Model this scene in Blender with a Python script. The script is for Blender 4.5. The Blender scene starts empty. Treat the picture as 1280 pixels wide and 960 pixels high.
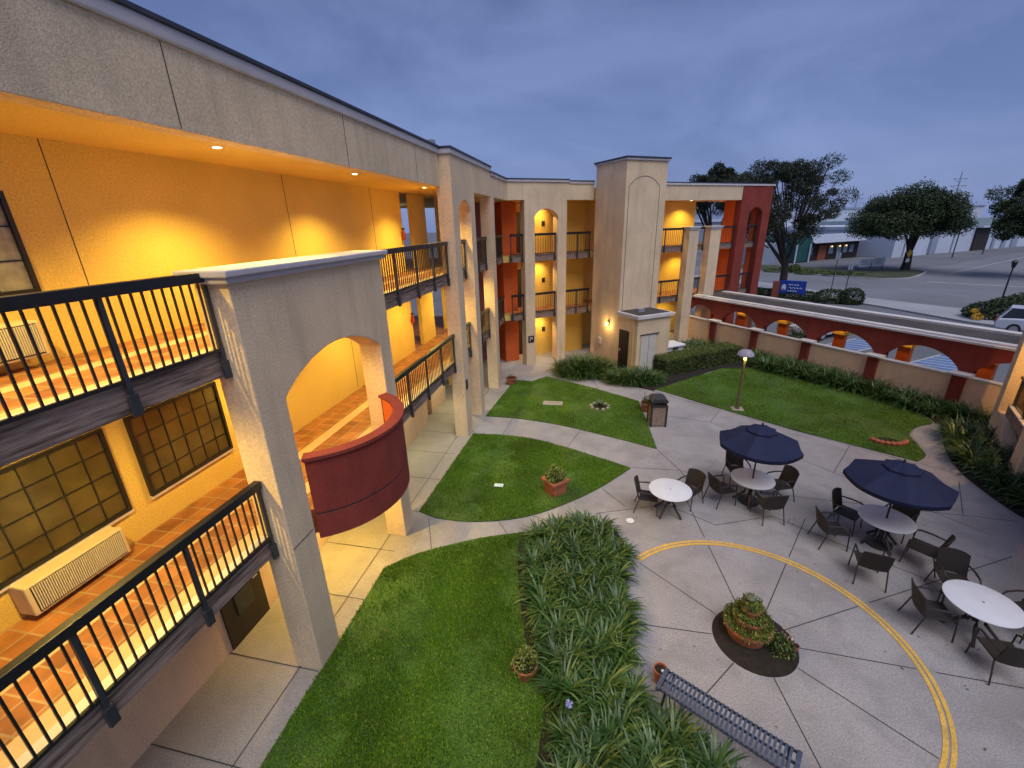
import bpy, bmesh, math, random
import numpy as np
from mathutils import Vector, Matrix
random.seed(7); RNG = np.random.default_rng(11)
PI = math.pi
sc = bpy.context.scene
COL = sc.collection

# ------------------------------------------------------------------ materials
def nmat(name, col, rough=.85, var=.12, vs=3.0, bump=.0, bs=60.0, metal=0.0, spec=None, fine=.0, fs=200.0, stain=0.0, stc=(.1,.08,.06), island=0.0, coord='Object', streak=0.0, stain2=0.0):
    m = bpy.data.materials.new(name); m.use_nodes = True
    nt = m.node_tree; N = nt.nodes; L = nt.links
    b = N['Principled BSDF']; b.inputs['Roughness'].default_value = rough; b.inputs['Metallic'].default_value = metal
    if spec is not None: b.inputs['Specular IOR Level'].default_value = spec
    tc = N.new('ShaderNodeTexCoord')
    def noise(s, det=4, vec=None):
        n = N.new('ShaderNodeTexNoise'); n.inputs['Scale'].default_value = s; n.inputs['Detail'].default_value = det
        L.new(vec if vec else tc.outputs[coord], n.inputs['Vector']); return n
    def mixc(fac, a, bcol, bt='MIX'):
        x = N.new('ShaderNodeMix'); x.data_type = 'RGBA'; x.blend_type = bt
        if hasattr(fac, 'links') or not isinstance(fac, (float, int)): L.new(fac, x.inputs[0])
        else: x.inputs[0].default_value = fac
        for v, i in ((a, 6), (bcol, 7)):
            if isinstance(v, tuple): x.inputs[i].default_value = (*v, 1)
            else: L.new(v, x.inputs[i])
        return x.outputs[2]
    def ramp(o, lo, hi, a=0., bb=1.):
        r = N.new('ShaderNodeMapRange'); r.inputs[1].default_value = lo; r.inputs[2].default_value = hi
        r.inputs[3].default_value = a; r.inputs[4].default_value = bb; L.new(o, r.inputs[0]); return r.outputs[0]
    c = tuple(col)
    dk = tuple(v*(1-var) for v in c); lt = tuple(min(1, v*(1+var)) for v in c)
    out = mixc(ramp(noise(vs).outputs[0], .3, .7), dk, lt)
    if fine > 0:
        f2 = ramp(noise(fs, 2).outputs[0], .35, .65, 1-fine, 1+fine*.6)
        out = mixc(1.0, out, f2, 'MULTIPLY')
    if stain > 0:
        s = ramp(noise(vs*.35, 6).outputs[0], .52, .72, 0, stain); out = mixc(s, out, stc)
    if stain2 > 0:
        s = ramp(noise(2.1, 8).outputs[0], .50, .66, 0, stain2); out = mixc(s, out, tuple(v*.62 for v in c))
        s = ramp(noise(5.3, 6).outputs[0], .60, .68, 0, stain2*.8); out = mixc(s, out, tuple(min(1, v*1.22) for v in c))
        s = ramp(noise(16., 3).outputs[0], .66, .70, 0, stain2*1.2); out = mixc(s, out, tuple(v*.45 for v in c))
    if streak > 0:
        mp = N.new('ShaderNodeMapping'); mp.inputs['Scale'].default_value = (1.6, 1.6, .18); L.new(tc.outputs[coord], mp.inputs[0])
        s = ramp(noise(2.2, 5, mp.outputs[0]).outputs[0], .5, .75, 0, streak); out = mixc(s, out, tuple(v*.55 for v in c))
    if island > 0:
        g = N.new('ShaderNodeNewGeometry')
        f = ramp(g.outputs['Random Per Island'], 0, 1, 1-island, 1+island); out = mixc(1.0, out, f, 'MULTIPLY')
    L.new(out, b.inputs['Base Color'])
    if bump > 0:
        bp = N.new('ShaderNodeBump'); bp.inputs['Strength'].default_value = bump; bp.inputs['Distance'].default_value = .01
        L.new(noise(bs, 5).outputs[0], bp.inputs['Height']); L.new(bp.outputs[0], b.inputs['Normal'])
    return m
def leafmat(name, col, col2, rough=.5, vs=1.2, trans=.25):
    m = nmat(name, col, rough, .42 if 'grass' in name else .25, vs, island=.35)
    nt = m.node_tree; b = nt.nodes['Principled BSDF']; src = b.inputs['Base Color'].links[0].from_socket
    g = nt.nodes.new('ShaderNodeNewGeometry'); mr = nt.nodes.new('ShaderNodeMapRange')
    mr.inputs[1].default_value = .72; mr.inputs[2].default_value = 1.0
    nt.links.new(g.outputs['Random Per Island'], mr.inputs[0])
    x = nt.nodes.new('ShaderNodeMix'); x.data_type = 'RGBA'; nt.links.new(mr.outputs[0], x.inputs[0]); nt.links.new(src, x.inputs[6]); x.inputs[7].default_value = (*col2, 1)
    nt.links.new(x.outputs[2], b.inputs['Base Color'])
    if 'grass' in name: b.inputs['Specular IOR Level'].default_value = .08
    return m
M = {}
M['stucco'] = nmat('stucco_cream', (.77, .595, .40), .92, .09, 1.1, .8, 60, fine=.17, fs=38, stain=.14, stc=(.36, .28, .2), streak=.38)
M['stucco_low'] = nmat('stucco_low_wall', (.78, .55, .37), .92, .06, 1.1, .5, 60, fine=.14, fs=40, streak=.25)
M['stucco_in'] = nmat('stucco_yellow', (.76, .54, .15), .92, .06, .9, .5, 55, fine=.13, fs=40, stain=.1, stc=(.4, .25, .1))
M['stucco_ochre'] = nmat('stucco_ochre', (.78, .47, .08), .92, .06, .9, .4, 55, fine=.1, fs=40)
M['red'] = nmat('red_paint', (.245, .038, .026), .95, .16, 1.4, .7, 55, fine=.2, fs=45, streak=.3, stain=.15, stc=(.12, .03, .03))
M['orange'] = nmat('orange_surface', (.62, .13, .03), .85, .07, 1.5, .35, 60, fine=.08)  # orange base colour for piers, rear arches and the balcony's inside
M['pink'] = nmat('rose_paint', (.36, .15, .17), .85, .07, 1.5, .35, 60)
M['trim'] = nmat('trim_lavender', (.52, .49, .52), .7, .06, 2, .25, 40, fine=.05, streak=.2)
M['trimwhite'] = nmat('trim_white', (.66, .62, .62), .7, .08, 2, .25, 40, fine=.08)
M['coping'] = nmat('metal_coping', (.06, .065, .085), .45, .2, 4, metal=.5)
M['black'] = nmat('black_metal', (.012, .013, .018), .38, .2, 6, .15, 90)
M['blackgrey'] = nmat('bracket_metal', (.035, .04, .05), .45, .25, 8, .2, 90)
M['glass_olive'] = nmat('window_glass', (.078, .060, .024), .16, .45, 2.0, spec=.6)
M['glass_blind'] = nmat('window_blind', (.30, .29, .25), .35, .25, 9, spec=.5)
M['glass_dark'] = nmat('dark_glass', (.015, .018, .022), .12, .2, 2, spec=.7)
M['door'] = nmat('dark_door', (.025, .017, .014), .55, .2, 4)
M['white'] = nmat('white_paint', (.74, .74, .78), .5, .04, 5, .1, 30)
M['offwhite'] = nmat('offwhite_paint', (.62, .58, .52), .6, .06, 4, .15, 40)
M['acwhite'] = nmat('ac_beige', (.62, .52, .38), .55, .05, 5)
M['tabletop'] = nmat('table_white', (.72, .73, .78), .35, .05, 3, .05, 20)
M['rattan'] = nmat('brown_weave', (.030, .022, .018), .6, .3, 60, .6, 160)
M['framemetal'] = nmat('chair_metal', (.035, .028, .025), .4, .2, 10)
M['navy'] = nmat('navy_canvas', (.008, .014, .055), .8, .18, 5, .3, 120, fine=.1)
M['terracotta'] = nmat('terracotta', (.40, .125, .060), .8, .18, 9, .3, 70, fine=.12, fs=90)
M['soil'] = nmat('soil', (.022, .016, .012), .97, .35, 9, .9, 45, fine=.4, fs=60)
M['concrete'] = nmat('patio_concrete', (.345, .325, .335), .9, .12, .8, .35, 120, fine=.22, fs=38, stain=.6, stc=(.17, .15, .145), stain2=.38)
M['walk'] = nmat('walk_concrete', (.36, .32, .28), .9, .12, .9, .35, 110, fine=.2, fs=40, stain=.45, stc=(.2, .17, .14), stain2=.3)
M['path'] = nmat('path_concrete', (.36, .34, .34), .9, .12, 1.2, .35, 110, fine=.2, fs=40, stain=.45, stc=(.22, .2, .19), stain2=.3)
M['joint'] = nmat('joint_dark', (.05, .045, .045), .95, .2, 5)
M['yellow'] = nmat('yellow_line', (.74, .45, .09), .8, .10, 6, fine=.25, fs=60, stain=.3, stc=(.35, .27, .14), stain2=.22)
M['steelblue'] = nmat('bench_steel', (.085, .105, .165), .45, .15, 6, .15, 60, metal=.3)
M['aggregate'] = nmat('aggregate_panel', (.30, .22, .18), .95, .2, 8, .9, 50, fine=.5, fs=55)
M['asphalt'] = nmat('asphalt', (.150, .155, .175), .92, .14, .12, .3, 40, fine=.2, fs=18, stain=.35, stc=(.09, .09, .10))
M['road'] = nmat('road_asphalt', (.19, .195, .22), .92, .13, .15, .3, 40, fine=.15, fs=14, stain=.4, stc=(.12, .12, .14))
M['sidewalk'] = nmat('sidewalk', (.34, .345, .37), .92, .1, .3, .3, 40, fine=.12, fs=14)
M['gravel'] = nmat('gravel_roof', (.075, .064, .060), .97, .25, 1.0, .9, 30, fine=.55, fs=22)
M['bark'] = nmat('bark', (.045, .035, .03), .95, .3, 5, .8, 18)
M['grassblade'] = leafmat('grass_blades', (.092, .200, .010), (.28, .33, .04), .75, .55, 0)
M['lawn'] = nmat('lawn_turf', (.065, .135, .014), .95, .35, .8, .8, 60, fine=.5, fs=45, stain=.5, stc=(.10, .09, .03))
M['agap'] = leafmat('strap_leaves', (.034, .084, .011), (.13, .20, .07), .42, 1.0, 0)
M['hedge'] = leafmat('hedge_leaves', (.060, .095, .018), (.20, .23, .06), .5, 1.5, 0)
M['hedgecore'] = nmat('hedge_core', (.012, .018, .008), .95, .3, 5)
M['tree'] = leafmat('tree_leaves', (.022, .034, .014), (.055, .06, .03), .6, .3, 0)
M['tree2'] = leafmat('round_tree_leaves', (.026, .048, .012), (.07, .10, .03), .6, .3, 0)
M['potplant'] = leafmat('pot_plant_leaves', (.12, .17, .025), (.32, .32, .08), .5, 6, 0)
M['succulent'] = leafmat('succulent_leaves', (.07, .10, .05), (.22, .24, .16), .5, 6, 0)
M['flower'] = nmat('flower_pink', (.62, .34, .24), .7, .2, 8)
M['lavender'] = nmat('flower_lavender', (.32, .33, .62), .7, .2, 8)
M['yflower'] = nmat('flower_yellow', (.70, .42, .04), .7, .3, 8)
M['stone'] = nmat('stone', (.34, .30, .26), .95, .25, 6, .6, 30)
M['lampdome'] = nmat('lamp_dome', (.32, .31, .36), .5, .1, 5)
M['olivepole'] = nmat('olive_pole', (.14, .12, .055), .6, .2, 6)
M['signblue'] = nmat('sign_blue', (.012, .055, .36), .5, .15, 2)
M['signdark'] = nmat('sign_dark', (.02, .02, .025), .4, .1, 5)
M['brick'] = nmat('brick_red', (.30, .085, .045), .9, .2, 6)
M['greenwall'] = nmat('green_awning', (.010, .075, .075), .7, .15, 1)
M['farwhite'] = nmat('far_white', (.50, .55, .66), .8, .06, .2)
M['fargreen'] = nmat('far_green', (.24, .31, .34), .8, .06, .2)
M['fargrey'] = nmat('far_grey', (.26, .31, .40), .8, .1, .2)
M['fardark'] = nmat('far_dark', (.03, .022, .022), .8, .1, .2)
M['carwhite'] = nmat('car_white', (.58, .62, .70), .25, .03, 2, spec=.6)
M['carblue'] = nmat('car_silver_blue', (.22, .28, .40), .25, .04, 2, metal=.4)
M['cargrey'] = nmat('car_grey', (.12, .13, .15), .25, .04, 2, metal=.4)
M['rubber'] = nmat('rubber', (.015, .015, .016), .8, .1, 4)
M['redlens'] = nmat('red_lens', (.35, .01, .01), .3, .1, 4)
M['redbox'] = nmat('red_box', (.26, .02, .015), .4, .1, 4)
M['paper'] = nmat('paper', (.55, .68, .72), .8, .08, 9)
M['paint'] = nmat('road_paint', (.45, .45, .46), .85, .1, 3, stain=.4, stc=(.25, .25, .26))

def woodmat():
    m = nmat('weathered_wood', (.21, .135, .115), .85, .1, 3, .4, 30)
    nt = m.node_tree; N = nt.nodes; L = nt.links; b = N['Principled BSDF']
    tc = N.new('ShaderNodeTexCoord'); mp = N.new('ShaderNodeMapping'); mp.inputs['Scale'].default_value = (9, .7, 11)
    L.new(tc.outputs['Object'], mp.inputs[0])
    n = N.new('ShaderNodeTexNoise'); n.inputs['Scale'].default_value = 2.2; n.inputs['Detail'].default_value = 7; n.inputs['Roughness'].default_value = .65; L.new(mp.outputs[0], n.inputs['Vector'])
    r = N.new('ShaderNodeValToRGB'); e = r.color_ramp.elements
    e[0].position = .36; e[0].color = (.095, .060, .046, 1); e[1].position = .62; e[1].color = (.42, .295, .245, 1)
    L.new(n.outputs[0], r.inputs[0]); L.new(r.outputs[0], b.inputs['Base Color'])
    bp = N.new('ShaderNodeBump'); bp.inputs['Strength'].default_value = .5; L.new(n.outputs[0], bp.inputs['Height']); L.new(bp.outputs[0], b.inputs['Normal'])
    return m
M['wood'] = woodmat()
def tilemat():
    m = bpy.data.materials.new('quarry_tile'); m.use_nodes = True; nt = m.node_tree; N = nt.nodes; L = nt.links; b = N['Principled BSDF']
    b.inputs['Roughness'].default_value = .6
    tc = N.new('ShaderNodeTexCoord'); br = N.new('ShaderNodeTexBrick')
    br.offset = 0; br.inputs['Scale'].default_value = 1; br.inputs['Brick Width'].default_value = .31; br.inputs['Row Height'].default_value = .31
    br.inputs['Mortar Size'].default_value = .012; br.inputs['Color1'].default_value = (.40, .165, .055, 1); br.inputs['Color2'].default_value = (.25, .09, .035, 1)
    br.inputs['Mortar'].default_value = (.38, .26, .15, 1); L.new(tc.outputs['Object'], br.inputs['Vector'])
    n = N.new('ShaderNodeTexNoise'); n.inputs['Scale'].default_value = 4; n.inputs['Detail'].default_value = 5; L.new(tc.outputs['Object'], n.inputs['Vector'])
    mr = N.new('ShaderNodeMapRange'); mr.inputs[1].default_value = .3; mr.inputs[2].default_value = .7; mr.inputs[3].default_value = .7; mr.inputs[4].default_value = 1.2; L.new(n.outputs[0], mr.inputs[0])
    x = N.new('ShaderNodeMix'); x.data_type = 'RGBA'; x.blend_type = 'MULTIPLY'; x.inputs[0].default_value = 1
    L.new(br.outputs[0], x.inputs[6]); L.new(mr.outputs[0], x.inputs[7]); L.new(x.outputs[2], b.inputs['Base Color'])
    bp = N.new('ShaderNodeBump'); bp.inputs['Strength'].default_value = .3; bp.invert = True; L.new(br.outputs['Fac'], bp.inputs['Height']); L.new(bp.outputs[0], b.inputs['Normal'])
    return m
M['tile'] = tilemat()
M['creamband'] = nmat('cream_band', (.58, .42, .25), .8, .1, 3, .2, 60, fine=.1)
def emis(name, col, s):
    m = bpy.data.materials.new(name); m.use_nodes = True; b = m.node_tree.nodes['Principled BSDF']
    b.inputs['Base Color'].default_value = (*col, 1); b.inputs['Emission Color'].default_value = (*col, 1); b.inputs['Emission Strength'].default_value = s; return m
M['glow'] = emis('lamp_lens', (1, .78, .38), 9)
M['glow2'] = emis('sconce_glass', (1, .66, .22), 1.6)

# ------------------------------------------------------------------ helpers
def root_loc(p):
    while p.parent: p = p.parent
    return p.location.copy()
class MB:
    """collects shapes in world (or local) coordinates; build() links them as ONE mesh object"""
    def __init__(s): s.bm = bmesh.new()
    def box(s, x0, x1, y0, y1, z0, z1, F=None):
        vs = []
        for z in (z0, z1):
            for (x, y) in ((x0, y0), (x1, y0), (x1, y1), (x0, y1)):
                p = (x, y, z) if F is None else F(x, y, z); vs.append(s.bm.verts.new(p))
        for f in ((0, 3, 2, 1), (4, 5, 6, 7), (0, 1, 5, 4), (1, 2, 6, 5), (2, 3, 7, 6), (3, 0, 4, 7)): s.bm.faces.new([vs[i] for i in f])
        return s
    def prism(s, pts, d0, d1, F):
        """pts (u,v) outline; F(u,v,d) -> point"""
        a = [s.bm.verts.new(F(u, v, d0)) for u, v in pts]; b = [s.bm.verts.new(F(u, v, d1)) for u, v in pts]
        n = len(pts); s.bm.faces.new(a[::-1]); s.bm.faces.new(b)
        for i in range(n): s.bm.faces.new((a[i], a[(i+1) % n], b[(i+1) % n], b[i]))
        return s
    def tube(s, pts, r, n=8, caps=True):
        pts = [Vector(p) for p in pts]; rs = r if isinstance(r, (list, tuple)) else [r]*len(pts); rings = []
        for i, p in enumerate(pts):
            t = (pts[min(i+1, len(pts)-1)]-pts[max(i-1, 0)]).normalized()
            up = Vector((0, 0, 1)) if abs(t.z) < .95 else Vector((0, 1, 0))
            a = t.cross(up).normalized(); b = a.cross(t)
            rings.append([s.bm.verts.new(p+(a*math.cos(2*PI*k/n)+b*math.sin(2*PI*k/n))*rs[i]) for k in range(n)])
        for i in range(len(rings)-1):
            for k in range(n): s.bm.faces.new((rings[i][k], rings[i][(k+1) % n], rings[i+1][(k+1) % n], rings[i+1][k]))
        if caps: s.bm.faces.new(rings[0][::-1]); s.bm.faces.new(rings[-1])
        return s
    def lathe(s, prof, c=(0, 0, 0), n=28, squash=1.0, rot=0.0):
        rings = []
        for (r, z) in prof:
            if r < 1e-5: rings.append([s.bm.verts.new((c[0], c[1], c[2]+z))])
            else: rings.append([s.bm.verts.new((c[0]+r*math.cos(2*PI*k/n+rot), c[1]+r*squash*math.sin(2*PI*k/n+rot), c[2]+z)) for k in range(n)])
        for a, b in zip(rings, rings[1:]):
            for k in range(n):
                q = [a[k % len(a)], a[(k+1) % len(a)], b[(k+1) % len(b)], b[k % len(b)]]
                u = [];
                for v in q:
                    if v not in u: u.append(v)
                if len(u) > 2: s.bm.faces.new(u)
        return s
    def poly(s, pts, z):
        s.bm.faces.new([s.bm.verts.new((x, y, z)) for x, y in pts]); return s
    def strip(s, pts, w, z, h=.004):
        for a, b in zip(pts, pts[1:]):
            a = Vector(a); b = Vector(b); d = (b-a).normalized(); nn = Vector((-d.y, d.x))*w/2
            s.bm.faces.new([s.bm.verts.new((*q, z+h)) for q in (a-nn, b-nn, b+nn, a+nn)])
        return s
    def build(s, name, mat, parent=None, bevel=0, smooth=False, local=False, seg=2):
        bmesh.ops.recalc_face_normals(s.bm, faces=s.bm.faces)
        me = bpy.data.meshes.new(name)
        if parent and not local:
            L = root_loc(parent); bmesh.ops.translate(s.bm, vec=-L, verts=s.bm.verts)
        s.bm.to_mesh(me); s.bm.free(); me.materials.append(mat)
        if smooth:
            for p in me.polygons: p.use_smooth = True
            me.set_sharp_from_angle(angle=math.radians(40))
        o = bpy.data.objects.new(name, me); COL.objects.link(o)
        if parent: o.parent = parent
        if bevel:
            b = o.modifiers.new('b', 'BEVEL'); b.width = bevel; b.segments = seg; b.limit_method = 'ANGLE'; b.angle_limit = math.radians(40)
        return o
def tag(o, label=None, cat=None, group=None, kind=None):
    if label: o['label'] = label
    if cat: o['category'] = cat
    if group: o['group'] = group
    if kind: o['kind'] = kind
    return o
def thing(name, label, cat, loc=(0, 0, 0), rz=0, group=None):
    o = bpy.data.objects.new(name, None); COL.objects.link(o); o.location = loc; o.rotation_euler = (0, 0, rz)
    o.empty_display_size = .2
    return tag(o, label, cat, group)
def children(o): return [c for c in bpy.data.objects if c.parent == o]
def copy_tree(o, parent=None, kids=None):
    c = o.copy(); COL.objects.link(c); c.parent = parent
    for ch in children(o): copy_tree(ch, c)
    return c
def struct(name, mb, m, bevel=0): return tag(mb.build(name, m, bevel=bevel), kind='structure')
def npmesh(name, V, Fc, mat, parent=None, smooth=False):
    """V (n,3), Fc (m,k) equal-size faces"""
    me = bpy.data.meshes.new(name); k = Fc.shape[1]
    me.vertices.add(len(V)); me.vertices.foreach_set('co', V.astype(np.float32).ravel())
    me.loops.add(Fc.size); me.loops.foreach_set('vertex_index', Fc.astype(np.int32).ravel())
    me.polygons.add(len(Fc)); me.polygons.foreach_set('loop_start', np.arange(0, Fc.size, k, dtype=np.int32))
    me.update(calc_edges=True); me.validate(); me.materials.append(mat)
    if smooth: me.polygons.foreach_set('use_smooth', np.ones(len(Fc), bool))
    o = bpy.data.objects.new(name, me); COL.objects.link(o)
    if parent: o.parent = parent
    return o
def inpoly(P, poly):
    x, y = P[:, 0], P[:, 1]; r = np.zeros(len(P), bool); n = len(poly)
    for i in range(n):
        x0, y0 = poly[i]; x1, y1 = poly[(i+1) % n]
        c = ((y0 > y) != (y1 > y)); xx = x0+(y-y0)/((y1-y0) if y1 != y0 else 1e-9)*(x1-x0); r ^= c & (x < xx)
    return r
def scatter(poly, n):
    p = np.array(poly); lo, hi = p.min(0), p.max(0); out = np.zeros((0, 2))
    while len(out) < n:
        q = RNG.uniform(lo, hi, (n*2, 2)); out = np.vstack([out, q[inpoly(q, poly)]])
    return out[:n]
def smoothline(pts, k=6, closed=False):
    P = [Vector((*p, 0)[:3]) for p in pts]; n = len(P); out = []
    rng = n if closed else n-1
    for i in range(rng):
        p0 = P[(i-1) % n] if closed or i > 0 else P[0]; p1 = P[i]; p2 = P[(i+1) % n]; p3 = P[(i+2) % n] if closed or i+2 < n else P[-1]
        for j in range(k):
            t = j/k; q = .5*((2*p1)+(p2-p0)*t+(2*p0-5*p1+4*p2-p3)*t*t+(3*p1-p0-3*p2+p3)*t**3); out.append((q.x, q.y))
    if not closed: out.append((P[-1].x, P[-1].y))
    return out

# frames
FA = lambda u, v, d: (d, u, v)                     # wing A: u along Y, v up, d = X
dB = np.array([.8134, .5817]); nB = np.array([.5817, -.8134]); OB = np.array([-4.42, 22.01])
def FB(t, n, z): p = OB+dB*t+nB*n; return (float(p[0]), float(p[1]), z)
FBp = lambda u, v, d: FB(u, d, v)                  # wing B prism: u=t, v up, d=n
FW = lambda u, v, d: FB(d, u, v)                   # along the arcade: u=n, v up, d=t
def segarch(u0, u1, zs, za, k=14):
    """points of a segmental arch from (u0,zs) over the apex za to (u1,zs)"""
    h = za-zs; c = (u1-u0)/2; R = (c*c+h*h)/(2*h); zc = za-R; um = (u0+u1)/2; a = math.asin(c/R)
    return [(um+R*math.sin(-a+2*a*i/k), zc+R*math.cos(-a+2*a*i/k)) for i in range(k+1)]

# ------------------------------------------------------------------ camera, world, sun
f_px = 546.26; pitch, roll, yaw = 0.349591, -0.0289502, -0.2022105; CAMZ = 7.25
fw = Vector((math.sin(yaw)*math.cos(pitch), math.cos(yaw)*math.cos(pitch), -math.sin(pitch)))
r0 = Vector((math.cos(yaw), -math.sin(yaw), 0)); u0 = r0.cross(fw)
rr = math.cos(roll)*r0+math.sin(roll)*u0; uu = -math.sin(roll)*r0+math.cos(roll)*u0
cam = bpy.data.objects.new('camera', bpy.data.cameras.new('camera')); COL.objects.link(cam)
cam.matrix_world = Matrix(((rr.x, uu.x, -fw.x, 0), (rr.y, uu.y, -fw.y, 0), (rr.z, uu.z, -fw.z, CAMZ), (0, 0, 0, 1)))
cam.data.sensor_width = 36; cam.data.lens = f_px/1280*36; cam.data.clip_end = 2000; cam.data.clip_start = .05
sc.camera = cam
SUN_EL, SUN_AZ = math.radians(62), math.radians(150)
w = bpy.data.worlds.new('World'); sc.world = w; w.use_nodes = True
nt = w.node_tree; N = nt.nodes; L = nt.links; bg = N['Background']
sky = N.new('ShaderNodeTexSky'); sky.sky_type = 'NISHITA'; sky.sun_disc = False; sky.sun_elevation = SUN_EL; sky.sun_rotation = SUN_AZ
sky.air_density = 1.0; sky.dust_density = 1.0
tc = N.new('ShaderNodeTexCoord'); mp = N.new('ShaderNodeMapping'); mp.inputs['Scale'].default_value = (1, 1, 2.6); L.new(tc.outputs['Generated'], mp.inputs[0])
no = N.new('ShaderNodeTexNoise'); no.inputs['Scale'].default_value = 2.3; no.inputs['Detail'].default_value = 7; no.inputs['Roughness'].default_value = .55; no.inputs['Distortion'].default_value = .5; L.new(mp.outputs[0], no.inputs['Vector'])
rp = N.new('ShaderNodeValToRGB'); e = rp.color_ramp.elements
e[0].position = .38; e[0].color = (.58, .86, 1.92, 1); e[1].position = .62; e[1].color = (.90, 1.24, 2.50, 1)   # overcast cloud deck, physical units
L.new(no.outputs[0], rp.inputs[0])
mx = N.new('ShaderNodeMix'); mx.data_type = 'RGBA'; mx.inputs[0].default_value = .93; L.new(sky.outputs[0], mx.inputs[6]); L.new(rp.outputs[0], mx.inputs[7])
sep = N.new('ShaderNodeSeparateXYZ'); L.new(tc.outputs['Generated'], sep.inputs[0])
hz = N.new('ShaderNodeMapRange'); hz.inputs[1].default_value = 0; hz.inputs[2].default_value = .55; hz.inputs[3].default_value = 1.35; hz.inputs[4].default_value = .93; L.new(sep.outputs[2], hz.inputs[0])
ml = N.new('ShaderNodeMix'); ml.data_type = 'RGBA'; ml.blend_type = 'MULTIPLY'; ml.inputs[0].default_value = 1; L.new(mx.outputs[2], ml.inputs[6]); L.new(hz.outputs[0], ml.inputs[7])
L.new(ml.outputs[2], bg.inputs[0]); bg.inputs[1].default_value = .12
sl = bpy.data.lights.new('sun', 'SUN'); sl.energy = 1.5; sl.angle = math.radians(45); sl.color = (1, .97, .95)
so = bpy.data.objects.new('sun', sl); COL.objects.link(so)
sd = Vector((math.sin(SUN_AZ)*math.cos(SUN_EL), math.cos(SUN_AZ)*math.cos(SUN_EL), math.sin(SUN_EL)))
so.rotation_euler = sd.to_track_quat('Z', 'Y').to_euler(); so.location = (0, 0, 60)
sc.view_settings.view_transform = 'Standard'; sc.view_settings.look = 'None'; sc.view_settings.exposure = .50; sc.view_settings.gamma = 1
sc.render.engine = 'CYCLES'
try:
    sc.cycles.use_denoising = True; sc.cycles.denoiser = 'OPENIMAGEDENOISE'
    sc.cycles.max_bounces = 6; sc.cycles.diffuse_bounces = 4
except Exception: pass

def lamp(kind, loc, energy, col=(1, .68, .14), size=None, cone=150, blend=.8, rad=.06, aim=None):
    l = bpy.data.lights.new('lamp_light', kind); l.energy = energy; l.color = col
    if kind == 'SPOT': l.spot_size = math.radians(cone); l.spot_blend = blend
    l.shadow_soft_size = rad
    o = bpy.data.objects.new('lamp_light', l); COL.objects.link(o); o.location = loc
    if aim: o.rotation_euler = (Vector(loc)-Vector(aim)).to_track_quat('Z', 'Y').to_euler()
    return o

# ------------------------------------------------------------------ ground
struct('ground', MB().poly([(-400, -300), (500, -300), (500, 600), (-400, 600)], -.08), M['asphalt'])
patio_poly = [(-4.9, -3), (14, -3), (14, 4)] + [FB(12.9, 15.5, 0)[:2], FB(12.9, -2.2, 0)[:2], FB(-.4, -2.2, 0)[:2], (-4.9, 21.5)]
struct('patio', MB().prism(patio_poly, -.075, 0, lambda u, v, d: (u, v, d)), M['concrete'])
struct('walkway', MB().prism([(-12, -3), (-4.9, -3), (-4.9, 21.5), FB(-.4, -2.2, 0)[:2], (-12, 24)], -.075, 0, lambda u, v, d: (u, v, d)), M['walk'])
# narrow strip of walkway in front of the columns
struct('walkway_edge', MB().poly([(-4.9, -3), (-4.5, -3), (-4.5, 7.3), (-4.15, 7.55), (-4.15, 8.9), (-4.5, 9.3), (-4.4, 14.0), (-4.35, 15.7), (-4.0, 20.3), (-3.0, 20.6), (-2.3, 22.0), (-1.2, 23.2), (-3, 23.4), (-4.9, 21.5)], .004), M['walk'])
p1 = smoothline([(-4.15, 8.95), (-3.03, 9.02), (-1.82, 9.38), (-.83, 10.05), (.23, 11.1), (1.16, 12.36)])
p1b = smoothline([(-4.15, 7.5), (-3.85, 7.78), (-2.66, 8.45), (-1.72, 8.82), (-.9, 9.3)])
struct('garden_path', MB().poly(p1[:19] + p1b[::-1], .004), M['path'])
p2a = smoothline([(-4.4, 13.98), (-3.4, 14.02), (-2.33, 13.93), (-1.14, 13.52), (-.03, 13.0), (1.16, 12.38)])
p2b = smoothline([(-4.35, 15.6), (-2.9, 15.52), (-1.28, 15.15), (.5, 14.46), (2.12, 13.73)])
struct('garden_path', MB().poly(p2a + p2b[::-1], .004), M['path'])
# lawns: turf slabs standing just above the paving
lawn_polys = [
    [(-4.5, -2), (-4.52, 5.3), (-4.54, 7.11)] + smoothline([(-4.3, 7.4), (-3.85, 7.78), (-2.66, 8.45), (-1.6, 8.85)]) + [(-1.3, 7.4), (-.85, 5.9), (-.3, 5.0), (-.2, 3.9), (-.1, -2)],
    [(-4.56, 9.24)] + smoothline([(-4.0, 9.05), (-3.03, 9.05), (-1.82, 9.4), (-.83, 10.08), (.23, 11.13), (1.16, 12.36)]) + smoothline([(1.1, 12.38), (-.03, 12.98), (-1.14, 13.5), (-2.33, 13.92), (-3.4, 14.0), (-4.38, 13.97)]),
    smoothline([(-4.32, 15.6), (-2.9, 15.54), (-1.28, 15.17), (.5, 14.48), (2.1, 13.75)]) + [(1.98, 15.7), (1.81, 17.96), (-.18, 19.39), (-2.47, 20.7), (-3.05, 19.9), (-3.95, 20.02)],
    [(2.7, 19.52), (4.82, 21.55), (6.2, 22.9), (7.35, 23.3), (8.52, 22.9), (11.3, 20.4)] + smoothline([(12.2, 18.2), (12.15, 17.2), (11.35, 16.7), (10.75, 16.0), (10.55, 15.2), (10.35, 14.5), (9.88, 14.05)]) + [(7.23, 15.8), (4.6, 17.9)],
]
for i, lp in enumerate(lawn_polys):
    struct('lawn', MB().prism(lp, -.02, .035, lambda u, v, d: (u, v, d)), M['lawn'])
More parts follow.
